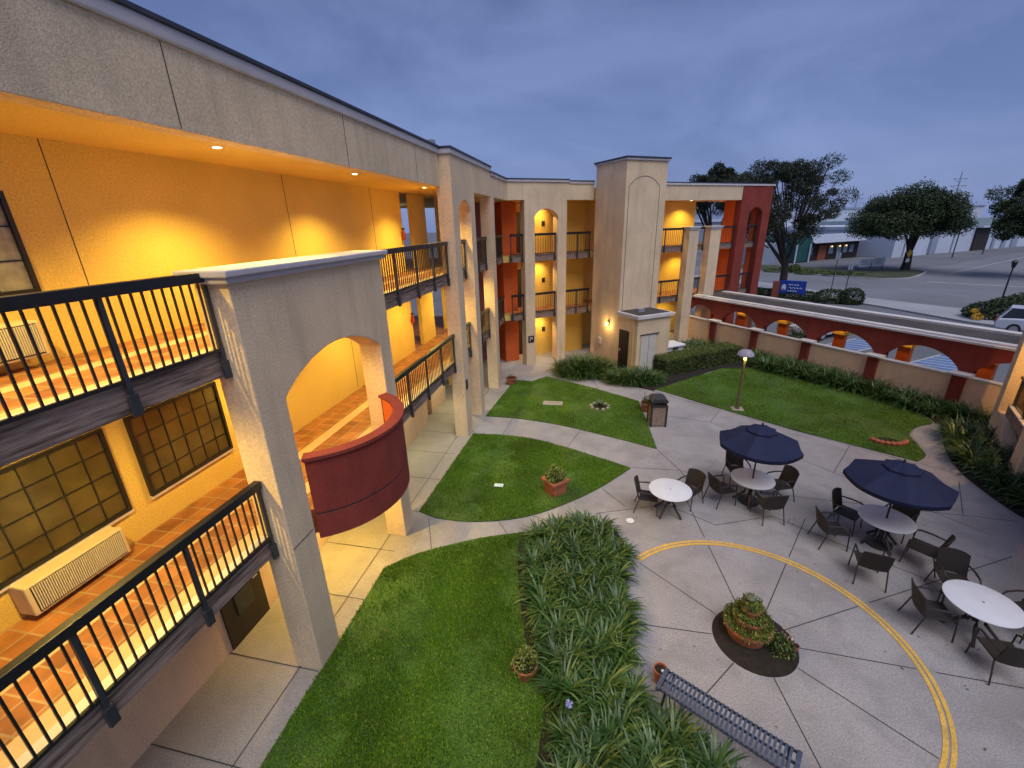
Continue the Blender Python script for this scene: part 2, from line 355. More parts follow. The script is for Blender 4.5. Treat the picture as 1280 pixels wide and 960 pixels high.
def grass_blades(name, polys, dens, h, label):
    Vs = []; 
    for lp, dn in zip(polys, dens):
        a = np.array(lp); ar = .5*abs(np.dot(a[:, 0], np.roll(a[:, 1], 1))-np.dot(a[:, 1], np.roll(a[:, 0], 1)))
        q = scatter(lp, int(ar*dn)); Vs.append(q)
    q = np.vstack(Vs); q = q+RNG.normal(0, .018, q.shape)
    wv = np.sin(1.9*q[:, 0]+.8*q[:, 1]+1.)*np.sin(1.1*q[:, 1]-.6*q[:, 0]+2.)+.6*np.sin(4.3*q[:, 0]-2.1*q[:, 1])*np.sin(3.7*q[:, 1]+1.5*q[:, 0])+.4*np.sin(9*q[:, 0]+3*q[:, 1])*np.sin(8*q[:, 1])
    q = q[RNG.uniform(0, 1, len(q)) < np.clip(.72-.75*wv, .22, 1)]; n = len(q); an = RNG.uniform(0, 2*PI, n); hh = RNG.uniform(.5, 1.2, n)*h; wd = RNG.uniform(.004, .009, n)*1.5
    le = RNG.uniform(0, 1, n)*hh*.9; la = RNG.uniform(0, 2*PI, n)
    b = np.c_[q, np.full(n, .034)]; s = np.c_[np.cos(an)*wd, np.sin(an)*wd, np.zeros(n)]
    tip = b+np.c_[np.cos(la)*le, np.sin(la)*le, hh]
    V = np.stack([b-s, b+s, tip], 1).reshape(-1, 3); o = npmesh(name, V, np.arange(n*3).reshape(-1, 3), M['grassblade'])
    return tag(o, label, 'grass', kind='stuff')
near_l = [(x, y) for x, y in [(-4.5, 2.5), (-4.52, 5.3), (-4.54, 7.11), (-3.85, 7.76), (-2.66, 8.42), (-1.6, 8.8), (-1.2, 7.4), (-.75, 5.9), (-.3, 5.0), (-.2, 3.9), (-.1, 2.5)]]
grass_blades('grass', [near_l, lawn_polys[1], lawn_polys[2], lawn_polys[3]], [6200, 3600, 1800, 1400], .040, 'short green mown grass covering the courtyard lawns')

# patio joints
CX, CY = 3.02, 6.6
jb = MB()
def J(*pts): jb.strip(pts, .018, 0)
for a in (27, 59, 96, 139, 180, 228, 278, 321, 357):
    c, s_ = math.cos(math.radians(a)), math.sin(math.radians(a)); r1 = 2.5
    if a == 180: r1 = 2.25
    if a == 228: r1 = 1.6
    J((CX+.72*c, CY+.72*s_), (CX+r1*c, CY+r1*s_))
for a, r1 in ((27, 7.0), (59, 4.6), (96, 4.7), (139, 4.9), (357, 6)):
    c, s_ = math.cos(math.radians(a)), math.sin(math.radians(a)); J((CX+2.78*c, CY+2.78*s_), (CX+r1*c, CY+r1*s_))
J((2.12, 13.7), (2.64, 12.47), (3.0, 10.9)); J((1.2, 12.42), (2.64, 12.47), (4.55, 11.6), (7.1, 11.4), (10.4, 11.2)); J((.1, 9.9), (2.0, 10.6), (3.1, 9.9), (4.6, 10.5), (6.6, 9.0), (10.5, 6.5))
J((2.4, 16.7), (4.3, 16.2), (7.1, 13.0), (9.4, 10.5)); J((4.3, 16.2), (4.9, 17.4)); J((7.1, 13.0), (8.4, 14.9)); J((9.3, 11.3), (10.3, 13.0)); J((-.9, 9.35), (-1.5, 9.55)); J((.9, 10.35), (.3, 11.1))
J((-2.3, 21.8), (-1.2, 20.1)); J((-.3, 21.0), (.1, 19.3)); J((2.2, 19.2), (2.0, 17.9)); J((2.5, 19.3), (4.6, 17.7), (9.8, 13.9))
tag(jb.build('patio_joints', M['joint']), kind='structure')
jw = MB()
def K(*pts): jw.strip(pts, .016, .005)
for y in (1.6, 3.2, 4.72, 6.3, 7.75, 9.3, 10.9, 12.5, 14.0, 15.6, 17.2, 18.8, 20.4): K((-6.9, y), (-4.55, y-.05))
K((-4.93, -2), (-4.93, 21.3)); K((-2.0, 8.7), (-2.35, 9.2)); K((-3.3, 14.0), (-3.2, 15.55)); K((-.9, 13.4), (-.5, 14.85)); K((-4.2, 9.0), (-3.7, 7.9))
tag(jw.build('walkway_joints', M['joint']), kind='structure')
# double yellow arc
ya = MB()
for ra, rb in ((2.52, 2.585), (2.612, 2.675)):
    pts = []
    for i in range(71):
        a = math.radians(138-(138+62)*i/70); pts.append(a)
    for a, b in zip(pts, pts[1:]):
        ya.bm.faces.new([ya.bm.verts.new((CX+r*math.cos(t), CY+r*math.sin(t), .008)) for r, t in ((ra, a), (rb, a), (rb, b), (ra, b))])
tag(ya.build('yellow_line', M['yellow']), kind='structure')
# soil patches
struct('soil_circle', MB().lathe([(0, .03), (.5, .03), (.70, .012), (.715, -.02)], (CX, CY, 0), 40), M['soil'])
bed1 = smoothline([(-1.65, 8.6), (-1.0, 9.2), (-.1, 9.6), (.6, 9.25), (.86, 8.45), (.66, 7.2), (.76, 6.2), (.78, 5.5), (.95, 5.0), (1.6, 4.5), (2.3, 4.05), (3.1, 3.2), (3.3, 1.6), (-.5, 1.6), (-.6, 3.9), (-.65, 5.0), (-1.1, 5.9), (-1.5, 7.4)], 4, True)
bedT = smoothline([FB(1.9, 1.6, 0)[:2], FB(2.6, 1.2, 0)[:2], FB(4.6, 1.3, 0)[:2], FB(4.7, 4.9, 0)[:2], FB(7.0, 4.9, 0)[:2], FB(7.2, 3.4, 0)[:2], FB(12.5, 1.2, 0)[:2], (7.9, 23.4), (6.2, 22.95), (4.82, 21.6), (2.75, 19.6), (2.3, 19.5), (-.3, 21.2), (-2.0, 22.5)], 2, True)
bedW = [FB(12.6, .3, 0)[:2], FB(12.6, 15.3, 0)[:2]] + smoothline([(12.4, 15.0), (12.3, 16.9), (12.25, 17.2), (12.3, 18.2), (11.35, 20.3), (8.6, 22.8), (7.9, 23.4)], 3)
bedR = smoothline([(12.35, 16.9), (11.7, 15.95), (11.25, 15.1), (10.8, 14.0), (10.62, 13.0), (10.6, 11.6), (10.9, 10.0), (11.3, 7.5), (12.6, 7.5), (13.2, 12.0), (13.6, 16.6)], 4, True)
for bp_ in (bed1, bedT, bedW, bedR): struct('soil', MB().prism(bp_, -.02, .045, lambda u, v, d: (u, v, d)), M['soil'])
# kerb edge path at right lawn
struct('edging_path', MB().poly(smoothline([(12.35, 17.05), (11.6, 16.85), (10.95, 16.2), (10.65, 15.3), (10.45, 14.5), (9.98, 14.0), (10.6, 13.4), (11.0, 14.4), (11.3, 15.2), (11.75, 16.0)], 4, True), .010), M['path'])

# street beyond
struct('road', MB().poly([(8, 78), (18.4, 58.3), (24.2, 45.9), (28.5, 40.1), (40, 20), (120, 20), (130, 150), (100, 140), (60, 95), (30, 82)], -.06), M['road'])
struct('sidewalk', MB().prism([(13, 66), (18.4, 58.3), (24.2, 45.9), (28.5, 40.1), (38, 23), (35, 21), (25.2, 35.8), (23, 41.7), (20.3, 47), (14, 60), (11, 64)], -.07, .06, lambda u, v, d: (u, v, d)), M['sidewalk'], bevel=.02)
vg = smoothline([(18.5, 77), (22.8, 71.2), (26.4, 66.7), (29.4, 62.8), (32.5, 60.3), (35.2, 60.4), (37.6, 62.4), (41.4, 67.2), (41.8, 69.0), (40.2, 70.2), (35.6, 70.5), (33.2, 73.5), (28.4, 77.0), (22, 82)], 4, True)
struct('kerb', MB().prism(vg, -.07, .08, lambda u, v, d: (u, v, d)), M['sidewalk'])
vg2 = [(34+(x-34)*.96, 67+(y-67)*.94) for x, y in vg]
M['verge'] = nmat('verge_scrub', (.06, .07, .035), .95, .5, .8, .8, 20, fine=.5, fs=9)
struct('verge', MB().prism(vg2, .05, .10, lambda u, v, d: (u, v, d)), M['verge'])
struct('far_pavement', MB().poly([(24, 80), (33.2, 73.8), (41, 70.6), (52, 79), (66, 92), (90, 112), (85, 116), (60, 97), (40, 90), (22, 84)], -.045), M['asphalt'])
M['bluepaint'] = nmat('blue_paint', (.10, .19, .42), .85, .15, 2, stain=.4, stc=(.15, .18, .26))
bp2 = MB()
for n0 in (5.0, 9.2, 13.4): bp2.bm.faces.new([bp2.bm.verts.new(FB(t_, n_, -.076)) for t_, n_ in ((17, n0), (21.5, n0), (21.5, n0+1.7), (17, n0+1.7))])
tag(bp2.build('blue_road_paint', M['bluepaint']), kind='structure')
rp_ = MB()
for k in range(9):
    a = Vector((26.5, 60)).lerp(Vector((44, 27)), k/9); d = (Vector((44, 27))-Vector((26.5, 60))).normalized(); rp_.strip([(a.x, a.y), (a.x+d.x*1.6, a.y+d.y*1.6)], .12, -.055)
rp_.strip([(43, 66), (68, 89), (90, 108)], .15, -.055); rp_.strip([(36, 58), (47, 50)], .35, -.055)
for n0 in (2.3, 5.0, 6.7, 9.2, 10.9, 13.4, 15.1):
    p = Vector(FB(16.9, n0, 0)); q = Vector(FB(21.5, n0, 0)); rp_.strip([(p.x, p.y), (q.x, q.y)], .11, -.072)
for n0 in (5.0, 9.2, 13.4):
    for k in range(7): p = Vector(FB(17.2+.62*k, n0, 0)); q = Vector(FB(17.9+.62*k, n0+1.7, 0)); rp_.strip([(p.x, p.y), (q.x, q.y)], .13, -.068)
tag(rp_.build('road_markings', M['paint']), kind='structure')

# ------------------------------------------------------------------ main building (wings A and B with the tower)
HB = thing('motel_building', 'long three storey cream stucco motel building with open lit galleries, angled corner and square tower', 'building', (-7.5, 12, 0))
ZR, ZR2 = 9.45, 9.28
F2, F3 = 2.8, 5.77
# room blocks
b = MB(); b.box(-12, -6.9, -3, 15.28, F3-.02, 8.42); b.box(-12, -6.9, -3, 15.28, F2-.02, F3-.30)
for z0, z1 in ((F3-.02, 8.42), (F2-.02, F3-.30)):
    b.box(-7.05, -6.9, 16.2, 17.55, z0, z1)
b.build('gallery_wall', M['stucco_in'], HB)
b = MB(); b.box(-12, -6.4, -3, 14.7, 0, F2-.28); b.box(-7.9, -6.6, 15.6, 17.3, 0, F2-.28); b.build('ground_floor_wall', M['stucco_low'], HB)
b = MB()
for z0, z1 in ((F3-.02, 8.42), (F2-.02, F3-.30), (0, F2-.28)): b.box(-7.02, -6.9, 18.95, 24.2, z0, z1)
b.build('gallery_wall', M['stucco_in'], HB)
b = MB()
b.box(-1.47, 1.25, -6, -2.2, 0, 8.35, FB)
b.build('rose_wall', M['pink'], HB)
b = MB(); b.box(1.26, 14.2, -6, -2.2, 0, 8.34, FB)
for z0, z1 in ((0, F2-.28), (F2-.02, F3-.3), (F3-.02, 8.34)): b.lathe([(1.15, z0), (1.15, z1)], FB(2.75, -2.75, 0), 40)
b.build('gallery_wall', M['stucco_in'], HB, smooth=True)
b = MB(); b.box(3.75, 5.2, -2.2, -1.3, 0, 8.34, FB); b.build('bay_wall', M['stucco_ochre'], HB)
b = MB()
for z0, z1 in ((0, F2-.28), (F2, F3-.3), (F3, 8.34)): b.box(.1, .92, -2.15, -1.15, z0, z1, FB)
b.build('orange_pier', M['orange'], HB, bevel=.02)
# floor slabs with tiled tops
for z in (F2, F3):
    b = MB(); b.box(-11.9, -4.99, -3, 21.9, z-.30, z-.012); b.box(-1.2, 15.6, -2.19, -.42, z-.31, z-.014, FB); b.build('floor_slab', M['stucco_in'], HB)
    b = MB(); b.box(-11.8, -5.0, -3, 21.8, z-.012, z); b.box(-1.3, 15.6, -2.18, -.43, z-.014, z-.002, FB); b.build('tiled_floor', M['tile'], HB)
    b = MB()
    for xa, xb in ((-5.27, -5.0), (-6.18, -5.93)): b.box(xa, xb, -3, 21.6, z, z+.004)
    b.build('floor_band', M['creamband'], HB)  # pale floor strips; on the top floor they paint the light between rail shadows
# roofs
b = MB(); b.box(-14, -4.86, -3, 22.6, 8.42, 8.95); b.box(-4, 15.6, -8, -.31, 8.35, 8.9, FB)
b.build('roof', M['stucco_in'], HB)
b = MB(); b.box(-14, -5.2, -3, 22.6, 8.95, 9.0); b.box(-4, 15.2, -8, -.6, 8.9, 8.96, FB); b.build('roof_gravel', M['gravel'], HB)
# fascia (parapet) of wing A with crown trim
b = MB(); b.box(-5.15, -4.85, -3, 13.7, 8.38, 9.26); b.build('fascia', M['stucco'], HB, bevel=.012)
b = MB(); b.box(-5.25, -4.80, -3, 13.68, 9.26, 9.42)
b.build('crown_trim', M['trim'], HB, bevel=.02)
b = MB(); b.box(-5.27, -4.77, -3, 13.68, 9.42, 9.475); b.build('coping', M['coping'], HB, bevel=.01)
# joints on fascia and walls
def cj(*a): MB().box(*a).build('control_joint', M['joint'], HB)
for y in (4.95, 8.6, 12.0): cj(-4.855, -4.846, y, y+.012, 8.4, 9.25)
for y, z0, z1 in ((4.88, F3+.05, 8.41), (9.32, F3+.05, 8.41), (13.2, F3+.05, 8.41), (6.75, F2+.05, 5.45), (11, F2+.05, 5.45)): cj(-6.905, -6.894, y, y+.009, z0, z1)
# facade from column three to the corner
XF = -4.5; XB = -4.98
ar = segarch(14.35, 15.7, 7.72, 8.05)
b = MB(); b.prism([(13.75, 0), (14.35, 0)] + ar + [(15.7, 0), (16.25, 0), (16.25, 8.34), (18.75, 8.34), (18.75, 0), (19.3, 0), (19.3, 8.33), (22.3, 8.33), (22.3, ZR2-.16), (18.75, ZR2-.16), (18.75, ZR-.19), (13.75, ZR-.19)], XB, XF, FA)
b.build('column_facade', M['stucco'], HB, bevel=.012)
b = MB(); b.box(XB-.05, XF+.05, 13.70, 18.8, ZR-.19, ZR-.04); b.box(XB-.05, XF+.05, 18.8, 22.05, ZR2-.16, ZR2-.04); b.build('crown_trim', M['trim'], HB, bevel=.015)
b = MB(); b.box(XB-.07, XF+.075, 13.68, 18.8, ZR-.04, ZR+.01); b.box(XB-.07, XF+.075, 18.8, 22.08, ZR2-.04, ZR2+.005); b.build('coping', M['coping'], HB)
# wing B facade left of the tower
ar = segarch(1.38, 2.70, 7.58, 7.94)
b = MB(); b.prism([(-.25, 8.34), (.82, 8.34), (.82, 0), (1.38, 0)] + ar + [(2.70, 0), (3.23, 0), (3.23, 8.335), (4.84, 8.335), (4.84, ZR2-.20), (3.3, ZR2-.20), (3.3, ZR2-.14), (-.25, ZR2-.14)], -.5, 0, FBp)
b.build('column_facade', M['stucco'], HB, bevel=.012)
b = MB(); b.box(-.1, 3.32, -.55, .05, ZR2-.14, ZR2-.02, FB); b.box(3.33, 4.83, -.55, .04, ZR2-.20, ZR2-.08, FB); b.build('crown_trim', M['trim'], HB, bevel=.015)
b = MB(); b.box(-.12, 3.34, -.57, .07, ZR2-.02, ZR2+.02, FB); b.box(3.345, 4.83, -.57, .06, ZR2-.08, ZR2-.04, FB); b.build('coping', M['coping'], HB)
# right of the tower
b = MB(); b.box(7.28, 15.62, -.3, 0, 8.28, 9.08, FB); b.build('fascia', M['stucco'], HB, bevel=.012)
b = MB(); b.box(7.29, 18.4, -.36, .06, 9.08, 9.2, FB); b.build('crown_trim', M['trimwhite'], HB, bevel=.015)
b = MB(); b.box(7.29, 18.42, -.38, .08, 9.2, 9.235, FB); b.build('coping', M['coping'], HB)
for t0, t1, n1 in ((11.42, 12.15, .25), (13.1, 13.95, .25)):
    c = MB().box(t0, t1, -.25, n1, 0, 6.75, FB).build('gallery_column', M['stucco'], HB, bevel=.015)
    MB().box(t0-.07, t1+.07, -.32, n1+.07, 6.75, 6.85, FB).box(t0-.03, t1+.03, -.28, n1+.03, 6.65, 6.75, FB).build('column_cap', M['trim'], c, bevel=.012)
# red end
ar = segarch(16.42, 17.62, 7.45, 7.86)
for n0, n1 in ((-.42, .02),):
    MB().prism([(15.63, 0), (16.42, 0)] + ar + [(17.62, 0), (18.3, 0), (18.3, 9.08), (15.63, 9.08)], n0, n1, FBp).build('red_arch_wall', M['red'], HB, bevel=.015)
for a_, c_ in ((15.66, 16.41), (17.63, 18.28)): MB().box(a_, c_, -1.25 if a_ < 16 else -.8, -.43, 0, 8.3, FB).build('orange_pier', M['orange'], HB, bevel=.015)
MB().box(17.9, 18.27, -2.68, -2.3, 0, 8.3, FB).build('red_pier', M['red'], HB, bevel=.015)
for z in (F2, F3): MB().box(15.64, 18.2, -2.67, -1.26, z-.29, z-.02, FB).box(16.42, 17.62, -1.26, -.43, z-.28, z-.03, FB).build('landing_slab', M['stucco'], HB)
MB().box(15.6, 18.28, -2.69, -.43, 8.31, 9.0, FB).build('landing_roof', M['stucco'], HB)
# tower
b = MB(); b.box(4.84, 7.26, .12, 2.54, 0, 9.88, FB); tw = b.build('tower', M['stucco'], HB, bevel=.015)
b = MB(); b.box(4.77, 7.33, .05, 2.61, 9.88, 9.98, FB); b.build('crown_trim', M['trim'], tw, bevel=.02)
b = MB(); b.box(4.74, 7.36, .02, 2.64, 9.98, 10.04, FB); b.build('coping', M['coping'], tw)
arp = segarch(5.02, 6.85, 8.75, 9.22, 20)
b = MB()
pl = [(5.02, 2.7)] + arp + [(6.85, 2.7)]
for (a, c) in zip(pl, pl[1:]):
    d = Vector((c[0]-a[0], c[1]-a[1])).normalized(); nn = Vector((-d.y, d.x))*.012
    b.prism([(a[0]-nn.x, a[1]-nn.y), (c[0]-nn.x, c[1]-nn.y), (c[0]+nn.x, c[1]+nn.y), (a[0]+nn.x, a[1]+nn.y)], 2.538, 2.546, FBp)
b.build('arch_groove', M['joint'], tw)
# wooden edge beams
def beam(mb, F, u0, u1, z0, z1, d0, d1): mb.prism([(u0, z0), (u1, z0), (u1, z1), (u0, z1)], d0, d1, F)
for z in (F2, F3):
    for u0, u1 in ((-3, 4.68), (8.72, 13.74), (14.36, 15.69), (16.26, 18.74), (19.31, 21.9)):
        b = MB(); beam(b, FA, u0, u1, z-.31, z+.03, -4.985, -4.84); b.build('edge_beam', M['wood'], HB, bevel=.01)
    for u0, u1 in ((.12, .81), (1.39, 2.69), (3.24, 4.83), (7.27, 11.41), (12.16, 13.09), (13.96, 15.62), (16.43, 17.61)):
        b = MB(); beam(b, FBp, u0, u1, z-.32, z+.02, -.41, -.27); b.build('edge_beam', M['wood'], HB)
    for u0, u1 in ((-3, 4.68), (8.72, 13.74)):
        b = MB(); beam(b, FA, u0, u1, z+.03, z+.042, -4.99, -4.83); b.build('flashing', M['trimwhite'], HB)
# railings
def railing(F, u0, u1, zf, d, sgn=1, posts=None, sp=.115, bw=.010):
    """railing > top_rail, bottom_rail, post (each), balusters; F(u,z,d), d = centre plane, sgn = outward sign of d"""
    r = MB().prism([(u0, zf+.95), (u1, zf+.95), (u1, zf+1.07), (u0, zf+1.07)], d-.055, d+.055, F)
    top = r.build('railing', M['black'], HB, bevel=.008)
    MB().prism([(u0, zf+.07), (u1, zf+.07), (u1, zf+.11), (u0, zf+.11)], d-.02, d+.02, F).build('bottom_rail', M['black'], top)
    n = max(1, round((u1-u0)/1.15)) if posts is None else posts
    for i in range(n+1):
        u = u0+.03+(u1-u0-.06)*i/n
        MB().prism([(u-.025, zf-.26), (u+.025, zf-.26), (u+.025, zf+.98), (u-.025, zf+.98)], d-.025, d+.025, F)\
            .prism([(u-.05, zf-.30), (u+.05, zf-.30), (u+.05, zf-.06), (u-.05, zf-.06)], d-.01, d+.035, F).build('post', M['blackgrey'], top, bevel=.006)
    b = MB(); k = int((u1-u0)/sp)
    for i in range(1, k):
        u = u0+(u1-u0)*i/k; b.prism([(u-bw, zf+.1), (u+bw, zf+.1), (u+bw, zf+.99), (u-bw, zf+.99)], d-bw, d+bw, F)
    b.build('balusters', M['black'], top)
for z in (F2, F3):
    for u0, u1, n in ((-1.5, 4.68, 5), (8.72, 13.74, 4), (14.36, 15.69, 1), (16.26, 18.74, 2), (19.31, 21.9, 2)): railing(FA, u0, u1, z-.03, -4.795, 1, n)
    for u0, u1, n in ((.12, .81, 1), (1.39, 2.69, 1), (3.24, 4.83, 2), (7.27, 11.41, 3), (12.16, 13.09, 1), (13.96, 15.62, 1), (16.43, 17.61, 1)): railing(FBp, u0, u1, z-.03, -.22, 1, n, sp=.14, bw=.007)
# screen wall with arch and curved red balcony
sw = MB()
ar = segarch(5.26, 8.25, 4.93, 5.42, 20)
sw.prism([(4.70, 0), (5.26, 0)] + ar + [(8.25, 0), (8.70, 0), (8.70, 6.66), (4.70, 6.66)], -5.0, -4.5, FA)
sw_o = sw.build('screen_wall', M['stucco'], HB, bevel=.018)
b = MB().box(-5.13, -4.37, 4.57, 8.83, 6.74, 6.83); b.box(-5.08, -4.42, 4.62, 8.78, 6.66, 6.74)
b.build('wall_cap', M['trim'], sw_o, bevel=.02)
b = MB().box(-4.499, -4.494, 4.71, 5.2, 2.6, 2.612); b.box(-4.499, -4.494, 8.3, 8.69, 2.6, 2.612); b.build('control_joint', M['joint'], sw_o)
CBX, CBY, CR = -5.25, 6.78, 1.6
def arcwall(r0_, r1_, z0, z1, mat, name, par, k=36, smooth=True):
    b = MB(); al = math.acos((-4.52-CBX)/r1_)
    angs = [-al+2*al*i/k for i in range(k+1)]
    out = [(CBX+r1_*math.cos(a), CBY+r1_*math.sin(a)) for a in angs]
    inn = [(CBX+r0_*math.cos(a), CBY+r0_*math.sin(a)) for a in angs]
    b.prism(out+inn[::-1], z0, z1, lambda u, v, d: (u, v, d)); return b.build(name, mat, par, smooth=smooth)
cb = arcwall(1.47, 1.6, 2.80, 3.80, M['red'], 'curved_balcony', HB)
arcwall(1.50, 1.585, 2.76, 2.80, M['joint'], 'reveal_groove', cb)
arcwall(1.30, 1.6, 2.30, 2.76, M['red'], 'lower_band', cb)
arcwall(1.455, 1.469, 2.84, 3.79, M['orange'], 'inner_face', cb)  # thin orange layer on the inside of the red parapet
arcwall(1.43, 1.65, 3.80, 3.86, M['red'], 'parapet_cap', cb)
b = MB(); al = math.acos((-4.99-CBX)/1.46); pts = [(CBX+1.46*math.cos(-al+2*al*i/30), CBY+1.46*math.sin(-al+2*al*i/30)) for i in range(31)]
b.prism(pts, 2.32, 2.798, lambda u, v, d: (u, v, d)); b.build('balcony_floor', M['tile'], cb)
b = MB(); b.box(-4.99, -4.82, 5.28, 8.24, 2.45, 2.797); b.build('balcony_sill', M['creamband'], cb)
# windows
def window(y0, y1, z0, z1, cols, rows, pane, X=-6.9):
    fr = MB(); t = .05
    fr.box(X+.005, X+.06, y0, y0+t, z0, z1); fr.box(X+.005, X+.06, y1-t, y1, z0, z1); fr.box(X+.005, X+.06, y0+t, y1-t, z0, z0+t); fr.box(X+.005, X+.06, y0+t, y1-t, z1-t, z1)
    w_ = fr.build('window', M['black'], HB)
    MB().box(X+.004, X+.02, y0+t, y1-t, z0+t, z1-t).build('pane', pane, w_)
    g = MB()
    for i in range(1, cols): y = y0+(y1-y0)*i/cols; g.box(X+.018, X+.032, y-.008, y+.008, z0+t, z1-t)
    for i in range(1, rows): z = z0+(z1-z0)*i/rows; g.box(X+.020, X+.034, y0+t, y1-t, z-.008, z+.008)
    g.build('glazing_bars', M['black'], w_)
    MB().box(X+.006, X+.05, y0-.02, y1+.02, z0-.045, z0-.003).build('sill', M['trimwhite'], w_)
window(2.05, 4.37, 3.34, 4.70, 7, 4, M['glass_olive']); window(4.70, 6.34, 3.34, 4.70, 6, 4, M['glass_olive'])
window(2.0, 4.30, 6.62, 7.78, 6, 3, M['glass_blind'])
# wall air conditioners (parts of the building)
for z in (2.88, 5.90):
    a = MB().box(-6.9, -6.62, 2.85, 4.02, z, z+.43).build('air_conditioner', M['acwhite'], HB, bevel=.02)
    g = MB()
    for i in range(44): y = 2.92+1.03*i/43; g.box(-6.62, -6.607, y-.006, y+.006, z+.05, z+.39)
    g.build('grille', M['offwhite'], a)
    MB().box(-6.6215, -6.6195, 2.90, 3.97, z+.03, z+.40).build('grille_backing', M['framemetal'], a)
# doors
d = MB().box(-6.4, -6.36, 4.78, 5.72, 0, 2.08).build('door', M['door'], HB, bevel=.004)
MB().tube([(-6.33, 5.62, 1.0), (-6.33, 5.5, 1.0)], .012).build('handle', M['offwhite'], d)
MB().box(-6.355, -6.34, 5.05, 5.45, .55, 1.0).build('vent_panel', M['blackgrey'], d)
for z in (0, F2, F3):
    d = MB().box(1.28, 1.72, -2.2, -2.15, z, z+2.1, FB).build('door', M['door'], HB)
    MB().box(1.66, 1.69, -2.15, -2.10, z+.95, z+1.05, FB).build('handle', M['offwhite'], d)
for z in (F2, F3):
    w_ = MB().box(-.35, .05, -2.2, -2.14, z+.95, z+2.0, FB).build('window', M['white'], HB); MB().box(-.30, 0, -2.14, -2.13, z+1.0, z+1.95, FB).build('pane', M['glass_dark'], w_)
for z in (F2, F3):
    d = MB().box(-6.9, -6.86, 19.2, 20.1, z, z+2.1).build('door', M['door'], HB); MB().box(-6.86, -6.82, 19.95, 20.0, z+.95, z+1.05).build('handle', M['offwhite'], d)
# back galleries seen through the breezeway
b = MB()
for z in (F2, F3):
    b.box(-11.9, -11.85, 14.8, 19.0, z+.95, z+1.03)
    for y in np.arange(14.8, 19.0, .12): b.box(-11.885, -11.865, y, y+.02, z, z+.95)
b.build('rear_railing', M['black'], HB)
# number plates and recessed lights
for z in (0, F2, F3): MB().box(2.62, 2.82, -1.60, -1.585, z+1.35, z+1.62, FB).build('room_sign', M['signdark'], HB)
def downlight(x, y, z, e, col=(1, .68, .14), cone=128, lens=True, aim=None):
    o = MB().lathe([(0, -.012), (.055, -.012), (.07, -.006), (.09, -.008), (.095, 0)], (x, y, z), 20).build('ceiling_light', M['trimwhite'], HB, smooth=True)
    MB().lathe([(0, -.016), (.055, -.016), (.055, -.012)], (x, y, z), 20).build('lens', M['glow'], o)
    lamp('SPOT', (x, y, z-.03), e*1.5, col, cone=cone, blend=.7, rad=.05, aim=aim)
for y in (2.7, 6.15, 9.95, 14.1): downlight(-5.5, y, 8.42, 320, cone=128)
for y in (2.9, 6.6, 10.3, 14.1, 17.6): downlight(-5.5, y, 5.47, 240 if y < 3 else 180, cone=162)
downlight(-5.6, 7.2, 2.5, 260, cone=132); 
for y in (12.0, 16.4): downlight(-5.75, y, 2.5, 75, col=(.95, .90, .48), cone=160)
for z, e_ in ((8.34, 105), (5.46, 90), (2.48, 90)):
    p = FB(2.2, -1.1, z); downlight(p[0], p[1], z, e_, col=(1, .68, .2), cone=150)
for z, e_ in ((8.34, 170), (5.46, 130)):
    for t_ in (9.5, 12.9): p = FB(t_, -1.35, z); downlight(p[0], p[1], z, e_, cone=130)
for z, e_ in ((8.29, 60), (5.46, 60), (2.48, 50)):
    p = FB(15.9, -1.3, z); downlight(p[0], p[1], z, e_, cone=150)
p = FB(12.0, -1.2, 2.48); downlight(p[0], p[1], 2.48, 70, cone=150)
# little beacon on the roof
MB().box(-5.0, -4.85, 13.4, 13.62, 9.475, 9.60).build('roof_vent', M['lampdome'], HB)
# wall sconce on tower
p = FB(4.80, 1.75, 2.3)
s_ = MB().box(4.79, 4.839, 1.68, 1.82, 2.1, 2.32, FB).build('wall_light', M['blackgrey'], HB)
MB().lathe([(0, -.12), (.05, -.11), (.075, 0), (.06, .08), (0, .1)], FB(4.73, 1.75, 2.2), 14).build('glass_shade', M['glow2'], s_)
lamp('POINT', FB(4.62, 1.75, 2.15), 22, (1, .66, .22), rad=.08)
MB().box(4.76, 4.838, .9, 1.15, .95, 1.3, FB).build('meter_box', M['offwhite'], HB, bevel=.01)
# column sign and blue/black extinguisher boxes
for (x, y, z, nm, lab, mt) in ((-4.49, 13.95, 2.0, 'extinguisher_sign', 'small black sign plate mounted on the tall column by the lit ground floor walkway', 'signdark'),):
    o = MB().box(x-.005, x+.01, y-.1, y+.1, z-.2, z+.15).build(nm, M[mt]); tag(o, lab, 'sign')
o = thing('room_direction_sign', 'square dark sign with pale lettering on the corner column left of the yellow arched bay', 'sign', FB(1.1, .01, 1.35))
MB().box(.93, 1.27, .004, .02, 1.25, 1.62, FB).build('sign_plate', M['signdark'], o)
MB().box(1.02, 1.18, .0205, .023, 1.50, 1.54, FB).box(1.02, 1.06, .0205, .023, 1.34, 1.50, FB).box(1.12, 1.18, .0205, .023, 1.42, 1.50, FB).build('sign_marks', M['offwhite'], o)
for z, lab in ((F3+1.2, 'red fire extinguisher cabinet on the lit top gallery wall right of the tower'), (F2+1.2, 'red fire extinguisher cabinet on the middle gallery wall right of the tower')):
    o = thing('extinguisher_cabinet', lab, 'extinguisher', FB(10.9, -2.1, z)); MB().box(10.75, 11.05, -2.198, -2.02, z, z+.6, FB).build('cabinet_body', M['redbox'], o, bevel=.01)
    MB().box(10.82, 10.98, -2.02, -2.012, z+.1, z+.5, FB).build('cabinet_glass', M['glass_dark'], o)
